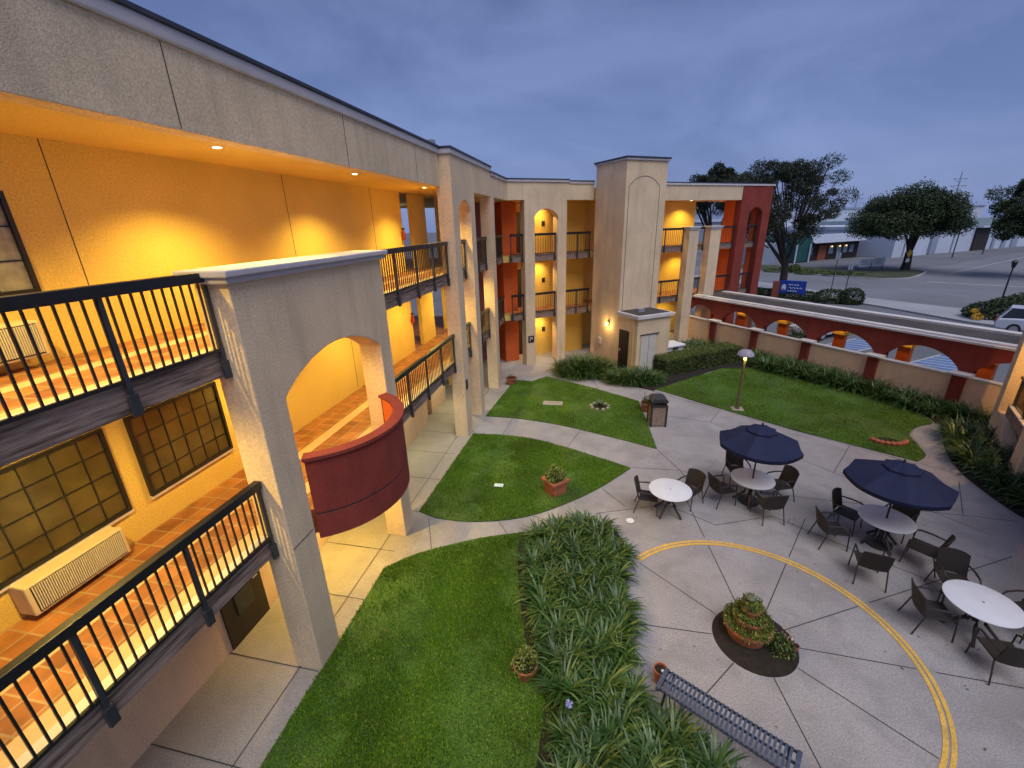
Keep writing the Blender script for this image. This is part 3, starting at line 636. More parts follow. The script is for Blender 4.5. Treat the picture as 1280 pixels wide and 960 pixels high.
for z, lab in ((F3+.95, 'red extinguisher on the top floor beside the breezeway opening of the left wing'), (F2+.95, 'red extinguisher on the middle floor beside the breezeway opening of the left wing')):
    o = thing('fire_extinguisher', lab, 'extinguisher', (-6.83, 15.1, z))
    MB().lathe([(0, .12), (.05, .13), (.055, .16), (.055, .38), (.03, .45), (.025, .47), (0, .47)], (-6.8, 15.1, z), 14).build('cylinder_body', M['redbox'], o, smooth=True)
    MB().box(-6.84, -6.76, 15.07, 15.13, z+.47, z+.53).build('valve_handle', M['black'], o)

# utility shed
SH = thing('utility_shed', 'small flat roofed cream shed built against the front of the square tower', 'shed', FB(6, 3.6, 0))
MB().box(4.80, 6.85, 2.55, 4.10, 0, 2.80, FB).build('shed_wall', M['stucco'], SH, bevel=.012)
MB().box(4.70, 6.95, 2.56, 4.20, 2.80, 2.98, FB).build('roof_trim', M['trimwhite'], SH, bevel=.015)
MB().box(4.85, 6.80, 2.60, 4.06, 2.98, 2.995, FB).build('roof_top', M['gravel'], SH)
MB().box(5.4, 5.75, 3.1, 3.4, 2.995, 3.14, FB).build('roof_vent', M['lampdome'], SH)
d = MB().box(4.77, 4.798, 2.75, 3.5, .02, 2.1, FB).build('door', M['door'], SH); MB().box(4.73, 4.77, 2.85, 2.9, 1.0, 1.1, FB).build('handle', M['offwhite'], d)
MB().tube([FB(4.76, 3.85, 2.75), FB(4.76, 3.85, .1)], .035).build('downpipe', M['stucco_in'], SH)
d = MB().box(5.02, 5.95, 4.102, 4.16, .02, 2.0, FB).build('cabinet_door', M['offwhite'], SH, bevel=.008); MB().box(5.48, 5.495, 4.161, 4.165, .05, 1.98, FB).box(4.98, 6.1, 4.11, 4.18, 2.0, 2.04, FB).build('door_gap', M['joint'], d)
CH = thing('storage_chest', 'white plastic storage chest with a lid beside the shed and behind the hedge', 'chest', FB(8.1, 2.9, 0))
MB().box(7.45, 8.75, 2.45, 3.3, .1, .78, FB).build('chest_body', M['white'], CH, bevel=.04)
MB().box(7.38, 8.82, 2.38, 3.37, .78, .92, FB).build('lid', M['white'], CH, bevel=.05)
MB().box(7.95, 8.25, 3.37, 3.40, .70, .84, FB).build('latch', M['blackgrey'], CH)

# ------------------------------------------------------------------ arcade and low wall
TA = 12.78
AC = thing('covered_walkway', 'long red covered walkway with flat gravel roof and segmental arches beyond the low wall', 'walkway', FB(14.2, 8, 0))
piers = [-.95, 1.85, 4.62, 7.45, 10.38, 13.25, 16.1]
ZA = 1.60
o_ = [(-1.2, 2.62), (-1.2, .05), (-.72, .05)]
for a, c in zip(piers, piers[1:]): o_ += [(a+.22, .05)] if a != piers[0] else []; o_ += segarch(a+.22, c-.22, 1.62, 2.22, 16) + [(c-.22, .05)]
o_ += [(16.6, .05), (16.6, 2.62)]
MB().prism(o_, TA, TA+.3, FW).build('arch_wall', M['red'], AC)
o_ = [(-1.2, 2.62), (-1.2, .05)]
fp = [-1.0, 1.5, 4.2, 7.3, 10.15, 13.0, 15.9]
for a, c in zip(fp, fp[1:]): o_ += [(a+.24, .05)] + segarch(a+.24, c-.24, 1.95, 2.4, 10) + [(c-.24, .05)]
o_ += [(16.6, .05), (16.6, 2.62)]
MB().prism(o_, 15.3, 15.6, FW).build('rear_arch_wall', M['orange'], AC)
for a in fp[1:-1]:
    MB().box(a-.33, a+.33, .0, 0, 0, 0) if False else None
    b = MB(); b.prism([(a-.32, 1.45), (a+.32, 1.45), (a+.32, 1.62), (a-.32, 1.62)], 15.2, 15.7, FW); b.build('column_cap', M['stucco_ochre'], AC, bevel=.01)
MB().prism([(-1.2, 2.45), (16.6, 2.45), (16.6, 2.60), (-1.2, 2.60)], TA+.3, 15.3, FW).build('soffit', M['stucco_in'], AC)
MB().prism([(-1.2, 2.60), (16.6, 2.60), (16.6, 2.68), (-1.2, 2.68)], TA+.35, 15.25, FW).build('roof_gravel', M['gravel'], AC)
b = MB(); b.prism([(-1.25, 2.62), (16.6, 2.62), (16.6, 2.71), (-1.25, 2.71)], TA-.07, TA+.37, FW); b.prism([(-1.25, 2.71), (16.6, 2.71), (16.6, 2.79), (-1.25, 2.79)], TA+.06, TA+.37, FW)
b.prism([(-1.25, 2.62), (16.6, 2.62), (16.6, 2.78), (-1.25, 2.78)], 15.24, 15.66, FW); b.build('roof_edge_trim', M['trimwhite'], AC, bevel=.012)
for a in (1.6, 4.3, 7.4, 10.25, 13.1):
    p = FB(14.85, a-.1, 2.44)
    q = MB().lathe([(0, -.012), (.08, -.01), (.09, 0)], p, 14).build('ceiling_light', M['glow'], AC)
    lamp('SPOT', (p[0], p[1], 2.40), 26, (1, .60, .18), cone=150, rad=.06)
struct('walkway_floor', MB().prism([(-1.2, -.07), (16.6, -.07), (16.6, .02), (-1.2, .02)], TA, 15.7, FW), M['walk'])
LW = thing('courtyard_wall', 'low cream garden wall with dark red piers and pale coping', 'wall', FB(12.6, 7, 0))
for a, c in zip(piers, piers[1:]):
    q = MB().prism([(a+.2, 0), (c-.2, 0), (c-.2, 1.40), (a+.2, 1.40)], 12.52, 12.70, FW).build('wall_panel', M['stucco_low'], LW)
    MB().prism([(a+.2, 1.40), (c-.2, 1.40), (c-.2, 1.46), (a+.2, 1.46)], 12.48, 12.74, FW).build('coping', M['trimwhite'], q, bevel=.01)
for a in piers:
    q = MB().prism([(a-.2, 0), (a+.2, 0), (a+.2, 1.46), (a-.2, 1.46)], 12.40, 12.76, FW).build('pier', M['red'], LW, bevel=.01)
    MB().prism([(a-.32, 1.46), (a+.32, 1.46), (a+.32, 1.55), (a-.32, 1.55)], 12.30, 12.77, FW).build('pier_cap', M['trimwhite'], q, bevel=.015)

# ------------------------------------------------------------------ wing C (right edge)
C0 = np.array([11.76, 13.51]); dC = np.array([.45, .893]); nC = np.array([-.893, .45])
def FC(s, n, z): p = C0+dC*s+nC*n; return (float(p[0]), float(p[1]), z)
FCp = lambda u, v, d: FC(u, d, v)
WC = thing('right_wing_building', 'cream motel wing with raised lit patio at the right side of the courtyard', 'building', FC(1, -2, 0))
MB().prism([(2.85, 0), (3.3, 0), (3.3, 8.6), (-8, 8.6), (-8, 8.3), (2.85, 8.3)], -.5, 0, FCp).build('column_facade', M['stucco'], WC, bevel=.012)
MB().prism([(1.05, 0), (2.848, 0), (2.848, 1.05), (1.9, 1.05)], -.45, -.02, FCp).build('buttress', M['stucco'], WC, bevel=.01)
MB().box(-.75, .02, -.5, .02, 0, 8.3, FC).build('gallery_column', M['stucco'], WC, bevel=.012)
MB().box(-8, 3.3, -6, -2.2, 0, 8.5, FC).build('gallery_wall', M['stucco_ochre'], WC)
MB().box(.03, 2.5, -.3, -.12, 1.05, 1.38, FC).box(-8, -.76, -.3, -.12, 1.05, 1.38, FC).build('edge_beam', M['wood'], WC)
MB().box(-8, 3.2, -2.19, -.31, 1.1, 1.38, FC).build('tiled_floor', M['tile'], WC)
MB().box(-8, 3.2, -2.19, -.31, 4.6, 4.9, FC).build('floor_slab', M['stucco_in'], WC)
MB().box(.03, 2.5, -.31, -.11, 1.385, 1.41, FC).build('flashing', M['trimwhite'], WC)
r = MB().box(.0, 2.5, -.27, -.15, 2.3, 2.38, FC).build('railing', M['black'], WC)
for s_ in (.05, 1.2, 2.42): MB().box(s_-.03, s_+.03, -.24, -.18, 1.1, 2.3, FC).build('post', M['blackgrey'], r)
b = MB()
for i in range(1, 20): b.box(.05+i*.12-.01, .05+i*.12+.01, -.22, -.20, 1.4, 2.3, FC)
b.build('balusters', M['black'], r)
lamp('SPOT', FC(1.4, -1.1, 4.55), 300, (1, .6, .17), cone=150)

# ------------------------------------------------------------------ furniture
def make_chair():
    t = thing('patio_chair', 'x', 'chair')
    b = MB(); b.box(-.24, .24, -.22, .24, .40, .435); b.build('seat', M['rattan'], t, bevel=.015, local=True)
    # backrest: gently curved sheet
    b = MB(); k = 8; pts = []
    for i in range(k+1):
        x = -.25+.5*i/k; c = .05*(1-(x/.25)**2); pts.append((x, c))
    def Fk(u, v, d): return (u, -.22-.05-d-v*.22+.0, .42+v)
    for i in range(k):
        (x0, c0), (x1, c1) = pts[i], pts[i+1]; tp0 = .47-.05*abs(x0/.25)**3; tp1 = .47-.05*abs(x1/.25)**3
        vs = []
        for (x, c, tp) in ((x0, c0, tp0), (x1, c1, tp1)):
            for v in (.0, tp):
                for dd in (0, .025): vs.append(b.bm.verts.new((x, -.20-c-dd-v*.25, .42+v)))
        for f in ((0, 2, 6, 4), (1, 5, 7, 3), (2, 3, 7, 6), (0, 4, 5, 1)): b.bm.faces.new([vs[q] for q in f])
        if i == 0: b.bm.faces.new([vs[q] for q in (0, 1, 3, 2)])
        if i == k-1: b.bm.faces.new([vs[q] for q in (4, 6, 7, 5)])
    bmesh.ops.remove_doubles(b.bm, verts=b.bm.verts, dist=.0005)
    b.build('backrest', M['rattan'], t, local=True, smooth=True)
    for s in (-1, 1):
        MB().tube([(s*.25, .22, .62), (s*.25, .235, .4), (s*.26, .26, 0)], .014, 6).build('leg', M['framemetal'], t, local=True)
        MB().tube([(s*.25, -.21, .44), (s*.26, -.28, .2), (s*.27, -.33, 0)], .014, 6).build('leg', M['framemetal'], t, local=True)
        MB().tube([(s*.255, -.26, .64), (s*.27, -.05, .655), (s*.265, .15, .65), (s*.25, .225, .615)], [.016, .02, .02, .014], 6).build('armrest', M['framemetal'], t, local=True)
    return t
chair0 = make_chair()
def place_chair(i, x, y, rz, label):
    c = chair0 if i == 0 else copy_tree(chair0)
    c.location = (x, y, .008); c.rotation_euler = (0, 0, rz); tag(c, label, 'chair', 'dark woven patio chairs')
def make_table():
    t = thing('patio_table', 'x', 'table')
    MB().lathe([(.025, .725), (.50, .725), (.53, .715), (.53, .70), (.50, .69), (.025, .69), (.025, .725)], n=40).build('tabletop', M['tabletop'], t, local=True, smooth=True)
    MB().lathe([(0, .29), (.05, .29), (.045, .6), (.12, .675), (.30, .69), (0, .69)], n=20).build('hub', M['framemetal'], t, local=True, smooth=True)
    for k in range(4):
        a = PI/4+k*PI/2; c, s = math.cos(a), math.sin(a)
        MB().tube([(.28*c, .28*s, .69), (.10*c, .10*s, .45), (.14*c, .14*s, .28), (.34*c, .34*s, .06), (.38*c, .38*s, .0)], [.024, .03, .03, .028, .03], 8).build('leg', M['framemetal'], t, local=True, smooth=True)
    return t
tb0 = make_table()
TBL = [(1.99, 10.23), (4.20, 11.09), (6.63, 9.77), (6.90, 7.42)]
tl = ['round white patio table nearest the square planter, with two chairs and no umbrella',
      'round white patio table under the navy umbrella nearest the lawn lamp',
      'round white patio table under the navy umbrella with five chairs around it',
      'round white patio table at the right edge of the picture with no umbrella']
for i, (x, y) in enumerate(TBL):
    t = tb0 if i == 0 else copy_tree(tb0); t.location = (x, y, .008); t.rotation_euler = (0, 0, (.1, .5, .9, .3)[i]); tag(t, tl[i], 'table', 'round white patio tables')
CHS = [  # x, y, table, rotation offset, label
    (1.47, 10.30, 0, 0, 'woven chair on the planter side of the two-chair table'), (2.56, 10.74, 0, 0.1, 'woven chair on the far right side of the two-chair table'),
    (4.10, 12.02, 1, 0, 'woven chair standing behind the left umbrella table, back to the lawn'), (3.45, 10.95, 1, .25, 'woven chair at the left side of the left umbrella table'),
    (4.98, 11.38, 1, 0, 'woven chair at the right side of the left umbrella table'), (4.42, 10.42, 1, -.1, 'woven chair in front of the left umbrella table, back to the camera'),
    (6.16, 10.32, 2, .1, 'woven chair at the far left of the five-chair table, tucked near it'), (5.52, 9.62, 2, -.1, 'woven chair left of the five-chair table, pulled out toward the yellow arc'),
    (7.18, 10.22, 2, 0, 'woven chair half hidden behind the five-chair table under its umbrella'), (7.12, 9.22, 2, .1, 'woven chair at the right of the five-chair table facing left'),
    (5.78, 8.58, 2, .35, 'woven chair standing alone in front of the five-chair table beside the yellow arc'),
    (7.10, 8.28, 3, 0, 'woven chair behind the right edge table, back to the flower bed'), (6.22, 7.42, 3, -.15, 'woven chair at the left of the right edge table beside the yellow arc'),
    (6.76, 6.66, 3, .1, 'woven chair in front of the right edge table, back to the camera'), (7.78, 7.62, 3, 0, 'woven chair at the far right side of the right edge table, cut by picture edge')]
for i, (x, y, ti, ro, lab) in enumerate(CHS):
    tx, ty = TBL[ti]; place_chair(i, x, y, math.atan2(ty-y, tx-x)-PI/2+ro, lab)
def umbrella(x, y, rz, label, sz=1.0):
    t = thing('patio_umbrella', label, 'umbrella', (x, y, .008), rz, 'navy patio umbrellas'); t.scale = (1, 1, sz)
    MB().tube([(0, 0, .05), (0, 0, 2.22)], .021, 10).build('pole', M['framemetal'], t, local=True)
    MB().lathe([(0, 0), (.26, 0), (.26, .05), (.06, .09), (.045, .30), (0, .30)], n=24).build('base', M['framemetal'], t, local=True, smooth=True)
    b = MB(); R, zr, za = .99, 1.80, 2.24; n = 8; rings = []
    for j, q in enumerate((.16, .45, .75, 1.0)):
        rg = []
        for k in range(n*4):
            a = 2*PI*k/(n*4); fr = (k % 4)/4; sag = math.sin(PI*fr)
            r = R*q*(1-.075*sag*q); z = za+(zr-za)*(q**1.15)-.045*sag*q
            rg.append(b.bm.verts.new((r*math.cos(a), r*math.sin(a), z)))
        rings.append(rg)
    rg = [b.bm.verts.new((v.co.x*1.0, v.co.y*1.0, v.co.z-.10)) for v in rings[-1]]; rings.append(rg)
    for A_, B_ in zip(rings, rings[1:]):
        for k in range(n*4): b.bm.faces.new((A_[k], A_[(k+1) % (n*4)], B_[(k+1) % (n*4)], B_[k]))
    c = b.build('canopy', M['navy'], t, local=True); s = c.modifiers.new('s', 'SOLIDIFY'); s.thickness = .006
    for p in c.data.polygons: p.use_smooth = True
    c.data.set_sharp_from_angle(angle=math.radians(4))
    b = MB(); apex = b.bm.verts.new((0, 0, 2.285)); rg = []
    for k in range(n*2): a = 2*PI*k/(n*2); r = .36*(1 if k % 2 == 0 else .90); rg.append(b.bm.verts.new((r*math.cos(a), r*math.sin(a), 2.155 if k % 2 == 0 else 2.14)))
    rg2 = [b.bm.verts.new((v.co.x, v.co.y, v.co.z-.05)) for v in rg]
    for k in range(n*2): b.bm.faces.new((apex, rg[k], rg[(k+1) % (n*2)])); b.bm.faces.new((rg[k], rg2[k], rg2[(k+1) % (n*2)], rg[(k+1) % (n*2)]))
    b.build('vent_flap', M['navy'], c, local=True)
    MB().lathe([(0, .07), (.02, .06), (.03, .02), (.015, 0)], (0, 0, 2.28), 12).build('finial', M['framemetal'], c, local=True)
    for k in range(n):
        a = 2*PI*k/n; MB().tube([(.05*math.cos(a), .05*math.sin(a), 2.20), (.98*math.cos(a), .98*math.sin(a), 1.785)], .007, 5).build('rib', M['framemetal'], t, local=True)
    return t
umbrella(4.20, 11.09, .2, 'open navy canvas umbrella nearest the lawn lamp, over the four-chair table')
umbrella(6.63, 9.77, .45, 'open navy canvas umbrella nearer the right edge, over the five-chair table', .955)

# litter bin
LB = thing('litter_bin', 'square litter bin with pebbled panels and dark slatted hood beside the grass tip', 'bin', (2.3, 15.8, 0), .12)
MB().box(-.27, .27, -.27, .27, .04, .80).build('bin_panels', M['aggregate'], LB, local=True, bevel=.01)
b = MB()
for sx in (-1, 1):
    for sy in (-1, 1): b.box(sx*.27-.03, sx*.27+.03, sy*.27-.03, sy*.27+.03, 0, .84)
b.box(-.3, .3, -.3, .3, .80, .86); b.build('bin_frame', M['framemetal'], LB, local=True, bevel=.006)
MB().prism([(-.31, .98), (-.31, 1.02), (-.2, 1.12), (.2, 1.12), (.31, 1.02), (.31, .98)], -.31, .31, lambda u, v, d: (u, d, v)).build('bin_hood', M['blackgrey'], LB, local=True, bevel=.01)
b = MB()
for sx in (-1, 1):
    for sy in (-1, 1): b.box(sx*.24-.025, sx*.24+.025, sy*.24-.025, sy*.24+.025, .86, .99)
b.build('hood_posts', M['framemetal'], LB, local=True)

# garden lamp
GL = thing('garden_lamp', 'mushroom topped garden lamp on an olive pole at the edge of the far lawn', 'lamp', (5.61, 17.59, 0))
MB().box(-.22, .22, -.2, .2, 0, .06).build('concrete_footing', M['stone'], GL, local=True, bevel=.02)
MB().tube([(0, 0, .05), (0, 0, 2.1)], .055, 12).build('pole', M['olivepole'], GL, local=True, smooth=True)
MB().tube([(0, 0, .05), (0, 0, .12)], .09, 12).build('base_collar', M['olivepole'], GL, local=True)
MB().tube([(0, 0, 2.1), (0, 0, 2.30)], .06, 12).build('light_lens', M['glow2'], GL, local=True)
MB().lathe([(.30, 2.27), (.31, 2.30), (.27, 2.40), (.17, 2.48), (0, 2.52)], n=28).lathe([(.30, 2.27), (.2, 2.30), (0, 2.31)], n=28).build('dome', M['lampdome'], GL, local=True, smooth=True)
lamp('POINT', (5.61, 17.44, 2.12), 3, (1, .75, .3), rad=.05)

# ------------------------------------------------------------------ plants
def strap_clumps(pts, n_leaf=36, L_=(.45, .8), wd=.021, z0=.04, seg=5, up=.75):
    """arching strap leaves; pts (x,y,scale)"""
    Vs = []; Fs = []; base = 0
    for (x, y, s) in pts:
        n = int(n_leaf*RNG.uniform(.8, 1.2)); az = RNG.uniform(0, 2*PI, n); ln = RNG.uniform(*L_, n)*s; el = RNG.uniform(.55, 1.45, n)*up/.75
        droop = RNG.uniform(.9, 2.0, n); ww = wd*RNG.uniform(.7, 1.3, n)*(.6+.4*s)
        r0_ = RNG.uniform(0, .06, n)
        px = x+np.cos(az)*r0_; py = y+np.sin(az)*r0_; pz = np.full(n, z0); e = np.minimum(el, 1.5); rows = []
        sx, sy = -np.sin(az), np.cos(az)
        for j in range(seg+1):
            t = j/seg; w_ = ww*(.55+1.0*t-1.55*t**3)*.9; w_ = np.maximum(w_, .002)
            rows.append(np.stack([np.stack([px-sx*w_, py-sy*w_, pz], 1), np.stack([px+sx*w_, py+sy*w_, pz], 1)], 1))
            st = ln/seg; px = px+np.cos(az)*np.cos(e)*st; py = py+np.sin(az)*np.cos(e)*st; pz = np.maximum(pz+np.sin(e)*st, z0+.01); e = e-droop/seg
        R_ = np.stack(rows, 1).reshape(n, -1, 3); k = (seg+1)*2
        for j in range(seg):
            a = np.arange(n)*k+2*j+base; Fs.append(np.stack([a, a+1, a+3, a+2], 1))
        Vs.append(R_.reshape(-1, 3)); base += n*k
    return np.vstack(Vs), np.vstack(Fs)
def bed_plants(name, poly, dens, label, cat='plants', sc_=(.8, 1.15), n_leaf=36, L_=(.45, .8), shrink=None):
    a = np.array(poly); ar = .5*abs(np.dot(a[:, 0], np.roll(a[:, 1], 1))-np.dot(a[:, 1], np.roll(a[:, 0], 1)))
    n = int(ar*dens); q = []
    cand = scatter(poly, n*12)
    dmin = .72/math.sqrt(dens)
    for c in cand:
        if all((c[0]-p[0])**2+(c[1]-p[1])**2 > dmin*dmin for p in q): q.append((c[0], c[1]))
        if len(q) >= n: break
    pts = [(x, y, RNG.uniform(*sc_)) for x, y in q]
    V, Fc = strap_clumps(pts, n_leaf, L_); o = npmesh(name, V, Fc, M['agap'], smooth=True); tag(o, label, cat, kind='stuff'); return pts
bed_core = [(x, y) for x, y in bed1]
bed_in = smoothline([(-1.35, 8.5), (-.9, 9.0), (-.1, 9.4), (.5, 9.1), (.75, 8.4), (.58, 7.2), (.66, 6.3), (.62, 5.6), (.82, 5.1), (1.42, 4.62), (2.1, 4.15), (2.75, 3.65), (3.2, 2.9), (3.2, 1.8), (-.2, 1.8), (-.25, 3.9), (-.3, 4.9), (-.7, 5.9), (-1.15, 7.4)], 4, True)
pts1 = bed_plants('agapanthus_bed', bed_in, 12, 'dense mass of dark green strap leaved agapanthus between near lawn and round patio', sc_=(.68, 1.25), n_leaf=96, L_=(.30, .60))
# lavender flower heads and stalks
b = MB(); c = MB()
for (x, y, h) in ((-.25, 4.45, .60),):
    b.tube([(x, y, .1), (x+.05, y+.03, h)], .006, 5)
    for k in range(22):
        v = Vector(RNG.normal(0, 1, 3)).normalized()*.06; c.tube([(x+.05, y+.03, h), (x+.05+v.x, y+.03+v.y, h+v.z)], [.004, .012], 4)
fl = b.build('agapanthus_flowers', M['agap']); tag(fl, 'few lavender agapanthus flower heads on stalks above the dark bed', 'flowers', kind='stuff'); c.build('petals', M['lavender'], fl, local=True)
bed_plants('wall_bed_plants', [FB(12.3, 4.6, 0)[:2], FB(12.3, 14.6, 0)[:2], (12.1, 17.9), (11.4, 19.9), (8.6, 22.5), (8.0, 23.2)], 11, 'row of leafy strap plants along the foot of the low garden wall', sc_=(1.0, 1.35), n_leaf=52)
bed_plants('side_bed_plants', [(12.1, 16.4), (11.55, 15.3), (11.15, 14.3), (10.95, 13.2), (10.9, 11.7), (11.2, 9.5), (12.0, 9.5), (12.7, 13.0), (13.0, 16.2)], 11, 'bushy strap leaved plants in the bed before the right hand wing', sc_=(.95, 1.35), n_leaf=46)
bed_plants('rear_bed_plants', [FB(7.4, 1.0, 0)[:2], FB(12.2, 1.0, 0)[:2], FB(12.2, 4.0, 0)[:2], FB(9.2, 3.6, 0)[:2], FB(9.0, 2.0, 0)[:2]], 5, 'dark leafy plants filling the strip behind the hedge', n_leaf=30)
def bush(name, label, cx, cy, rx, ry, h, n, mat, rot=0, leaf=.07, cat='shrub'):
    o = thing(name, label, cat, (cx, cy, 0), rot)
    pts = []
    k = int(n/34)
    for i in range(k):
        a = RNG.uniform(0, 2*PI); r = math.sqrt(RNG.uniform(0, 1)); pts.append((rx*r*math.cos(a), ry*r*math.sin(a), h/.62*(1.05-.45*r*r)*RNG.uniform(.85, 1.1)))
    V, Fc = strap_clumps(pts, 40, (.5, .85), .022); npmesh('foliage', V, Fc, mat, o, smooth=True)
    return o
p = FB(2.75, 2.55, 0); bush('shrub', 'large rounded strap leaved shrub at the foot of the tower, left of the shed', p[0], p[1], 1.5, 1.0, .95, 3200, M['agap'], math.atan2(dB[1], dB[0])-.25)
p = FB(4.15, 4.75, 0); bush('shrub', 'lower spreading shrub in front of the utility shed door', p[0], p[1], 1.35, .7, .72, 2300, M['agap'], math.atan2(dB[1], dB[0])-.5)
# clipped hedge
HG = thing('clipped_hedge', 'long clipped box hedge with yellow green top along the far lawn', 'hedge', FB(8.4, 4.6, 0), 0)
h0 = np.array(HG.location)
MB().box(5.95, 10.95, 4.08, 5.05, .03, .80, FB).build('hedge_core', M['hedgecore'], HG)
def leaf_quads(P, size, nrm=None, jit=.6):
    n = len(P); a = RNG.normal(0, 1, (n, 3)); a /= np.linalg.norm(a, axis=1)[:, None]
    if nrm is not None: a = a*jit+nrm; a /= np.linalg.norm(a, axis=1)[:, None]
    t = np.cross(a, RNG.normal(0, 1, (n, 3))); t /= np.linalg.norm(t, axis=1)[:, None]; bt = np.cross(a, t); s = RNG.uniform(.6, 1.2, n)[:, None]*size
    V = np.stack([P-t*s, P-bt*s*.5, P+t*s, P+bt*s*.5], 1).reshape(-1, 3); return V, np.arange(n*4).reshape(-1, 4)
def to_world_B(T): return np.stack([OB[0]+dB[0]*T[:, 0]+nB[0]*T[:, 1], OB[1]+dB[1]*T[:, 0]+nB[1]*T[:, 1], T[:, 2]], 1)
n = 5200; P = np.stack([RNG.uniform(5.9, 11.0, n), RNG.uniform(4.02, 5.1, n), RNG.uniform(.82, .93, n)], 1); V, Fc = leaf_quads(to_world_B(P)-h0, .032); npmesh('top_leaves', V, Fc, M['potplant'], HG)  # paler yellow green leaves along the hedge top
n = 15000; u = RNG.uniform(5.85, 11.05, n); v = RNG.uniform(3.98, 5.15, n); zz = RNG.uniform(.02, .85, n); sd_ = RNG.choice(4, n, p=[.44, .42, .07, .07])
zz = np.where(sd_ == 0, .84, zz); v = np.where(sd_ == 1, 5.12, v); u = np.where(sd_ == 2, 5.88, u); u = np.where(sd_ == 3, 11.02, u)
P = np.stack([u, v, zz], 1)+RNG.normal(0, .028, (n, 3)); V, Fc = leaf_quads(to_world_B(P)-h0, .035); npmesh('foliage', V, Fc, M['hedge'], HG)

# yucca with stone ring, valve box, edging, paper
YU = thing('yucca_plant', 'small spiky grey yucca in a ring of pale stones on the middle lawn', 'plant', (.2, 17.14, .03))
V, Fc = strap_clumps([(0, 0, .8)], 40, (.35, .6), .02, .02, 4, .95); npmesh('leaves', V, Fc, M['succulent'], YU, smooth=True)
MB().lathe([(0, .02), (.30, .02), (.33, .0)], n=20).build('soil_patch', M['soil'], YU, local=True)
for k in range(9):
    a = 2*PI*k/9+.2; MB().lathe([(0, -.03), (.08, 0), (.07, .05), (.03, .075), (0, .08)], (.36*math.cos(a), .36*math.sin(a), 0), 8, .8).build('ring_stone', M['stone'], YU, local=True, smooth=True)
o = MB().box(-2.2, -1.35, 17.0, 17.42, .03, .07).build('valve_box', M['stone'], bevel=.03); tag(o, 'flat pale concrete box lid set in the middle lawn left of the yucca', 'lid')
b = MB()
for k in range(9):
    a = math.radians(200+k*17); x, y = 9.75+.52*math.cos(a), 15.45+.40*math.sin(a); b.lathe([(.085, 0), (.09, .10), (.05, .14), (0, .15)], (x, y, .02), 10)
o = b.build('terracotta_edging', M['terracotta'], smooth=True); tag(o, 'curved run of scalloped terracotta edging lying on the far lawn', 'edging')
o = MB().lathe([(0, .045), (.3, .042), (.38, .03)], (9.75, 15.42, 0), 18, .6).build('bare_patch', M['soil']); o['kind'] = 'structure'
b = MB(); b.box(-2.82, -2.55, 10.66, 10.82, .06, .068); o = b.build('paper_sheet', M['paper']); tag(o, 'crumpled pale blue paper lying on the lawn left of the square planter', 'paper')
for (x, y, lab) in ((1.0, 9.72, 'small white round plate lying on the patio left of the two-chair table'), (5.05, 12.0, 'small white round plate lying on the patio by the left umbrella')):
    o = MB().lathe([(0, .012), (.07, .012), (.10, .022), (.105, .018), (.07, .002)], (x, y, .004), 18).build('paper_plate', M['white'], smooth=True); tag(o, lab, 'plate')

def pot_plant(parent, loc, r, h, n, mat, size=.045):
    P = RNG.normal(0, 1, (n, 3)); P /= np.linalg.norm(P, axis=1)[:, None]; P *= RNG.uniform(.2, 1, (n, 1))**.5; P = P*np.array([r, r, h]); P[:, 2] = np.abs(P[:, 2])
    V, Fc = leaf_quads(P+np.array(loc), size); return npmesh('plant', V, Fc, mat, parent)
SP = thing('square_planter', 'square terracotta planter with bushy plant at the lawn point by the path', 'planter', (-1.03, 10.72, .01), .80)
MB().prism([(-.22, 0), (.22, 0), (.26, .40), (-.26, .40)], -.23, .23, lambda u, v, d: (u, d, v)).build('planter_box', M['terracotta'], SP, local=True, bevel=.01)
b = MB(); b.box(-.29, .29, -.29, -.22, .38, .46); b.box(-.29, .29, .22, .29, .38, .46); b.box(-.29, -.22, -.22, .22, .38, .46); b.box(.22, .29, -.22, .22, .38, .46); b.build('rim', M['terracotta'], SP, local=True, bevel=.01)
MB().box(-.22, .22, -.22, .22, .40, .42).build('soil', M['soil'], SP, local=True)
pot_plant(SP, (0, 0, .42), .31, .48, 950, M['potplant'], .034)
MB().box(-.3, .3, -.3, .3, 0, .012).build('tray', M['stone'], SP, local=True)
def roundpot(name, label, x, y, r, h, plant=None, tilt=0, n=160, ph=.25):
    o = thing(name, label, 'pot', (x, y, .045 if x < 1 else .008)); o.rotation_euler = (tilt, 0, 0)
    MB().lathe([(0, 0), (r*.68, 0), (r*.92, h*.82), (r, h*.82), (r*1.02, h), (r*.88, h), (r*.86, h*.85), (0, h*.85)], n=26).build('pot_body', M['terracotta'], o, local=True, smooth=True)
    MB().lathe([(0, h*.88), (r*.86, h*.88)], n=20).build('soil', M['soil'], o, local=True)
    if plant: pot_plant(o, (0, 0, h*.85), r*1.15, ph, n, plant, .035)
    return o
roundpot('terracotta_pot', 'round terracotta pot of pale green succulents at the lawn edge of the dark bed', -.98, 5.22, .21, .24, M['potplant'], n=420, ph=.36)
o = roundpot('terracotta_pot', 'small empty terracotta pot of dark soil at the left end of the steel bench', 1.24, 5.50, .115, .30)
MB().lathe([(0, .02), (.03, .01), (.02, 0)], (.03, -.02, .27), 8).build('pebble', M['white'], o, local=True)
roundpot('terracotta_pot', 'terracotta pot with dark plant at the gallery corner column', -4.02, 19.45, .26, .30, M['agap'], n=90, ph=.22)
roundpot('terracotta_pot', 'terracotta pot with green plant just behind the litter bin', 2.05, 17.0, .25, .36, M['hedge'], n=240, ph=.34)
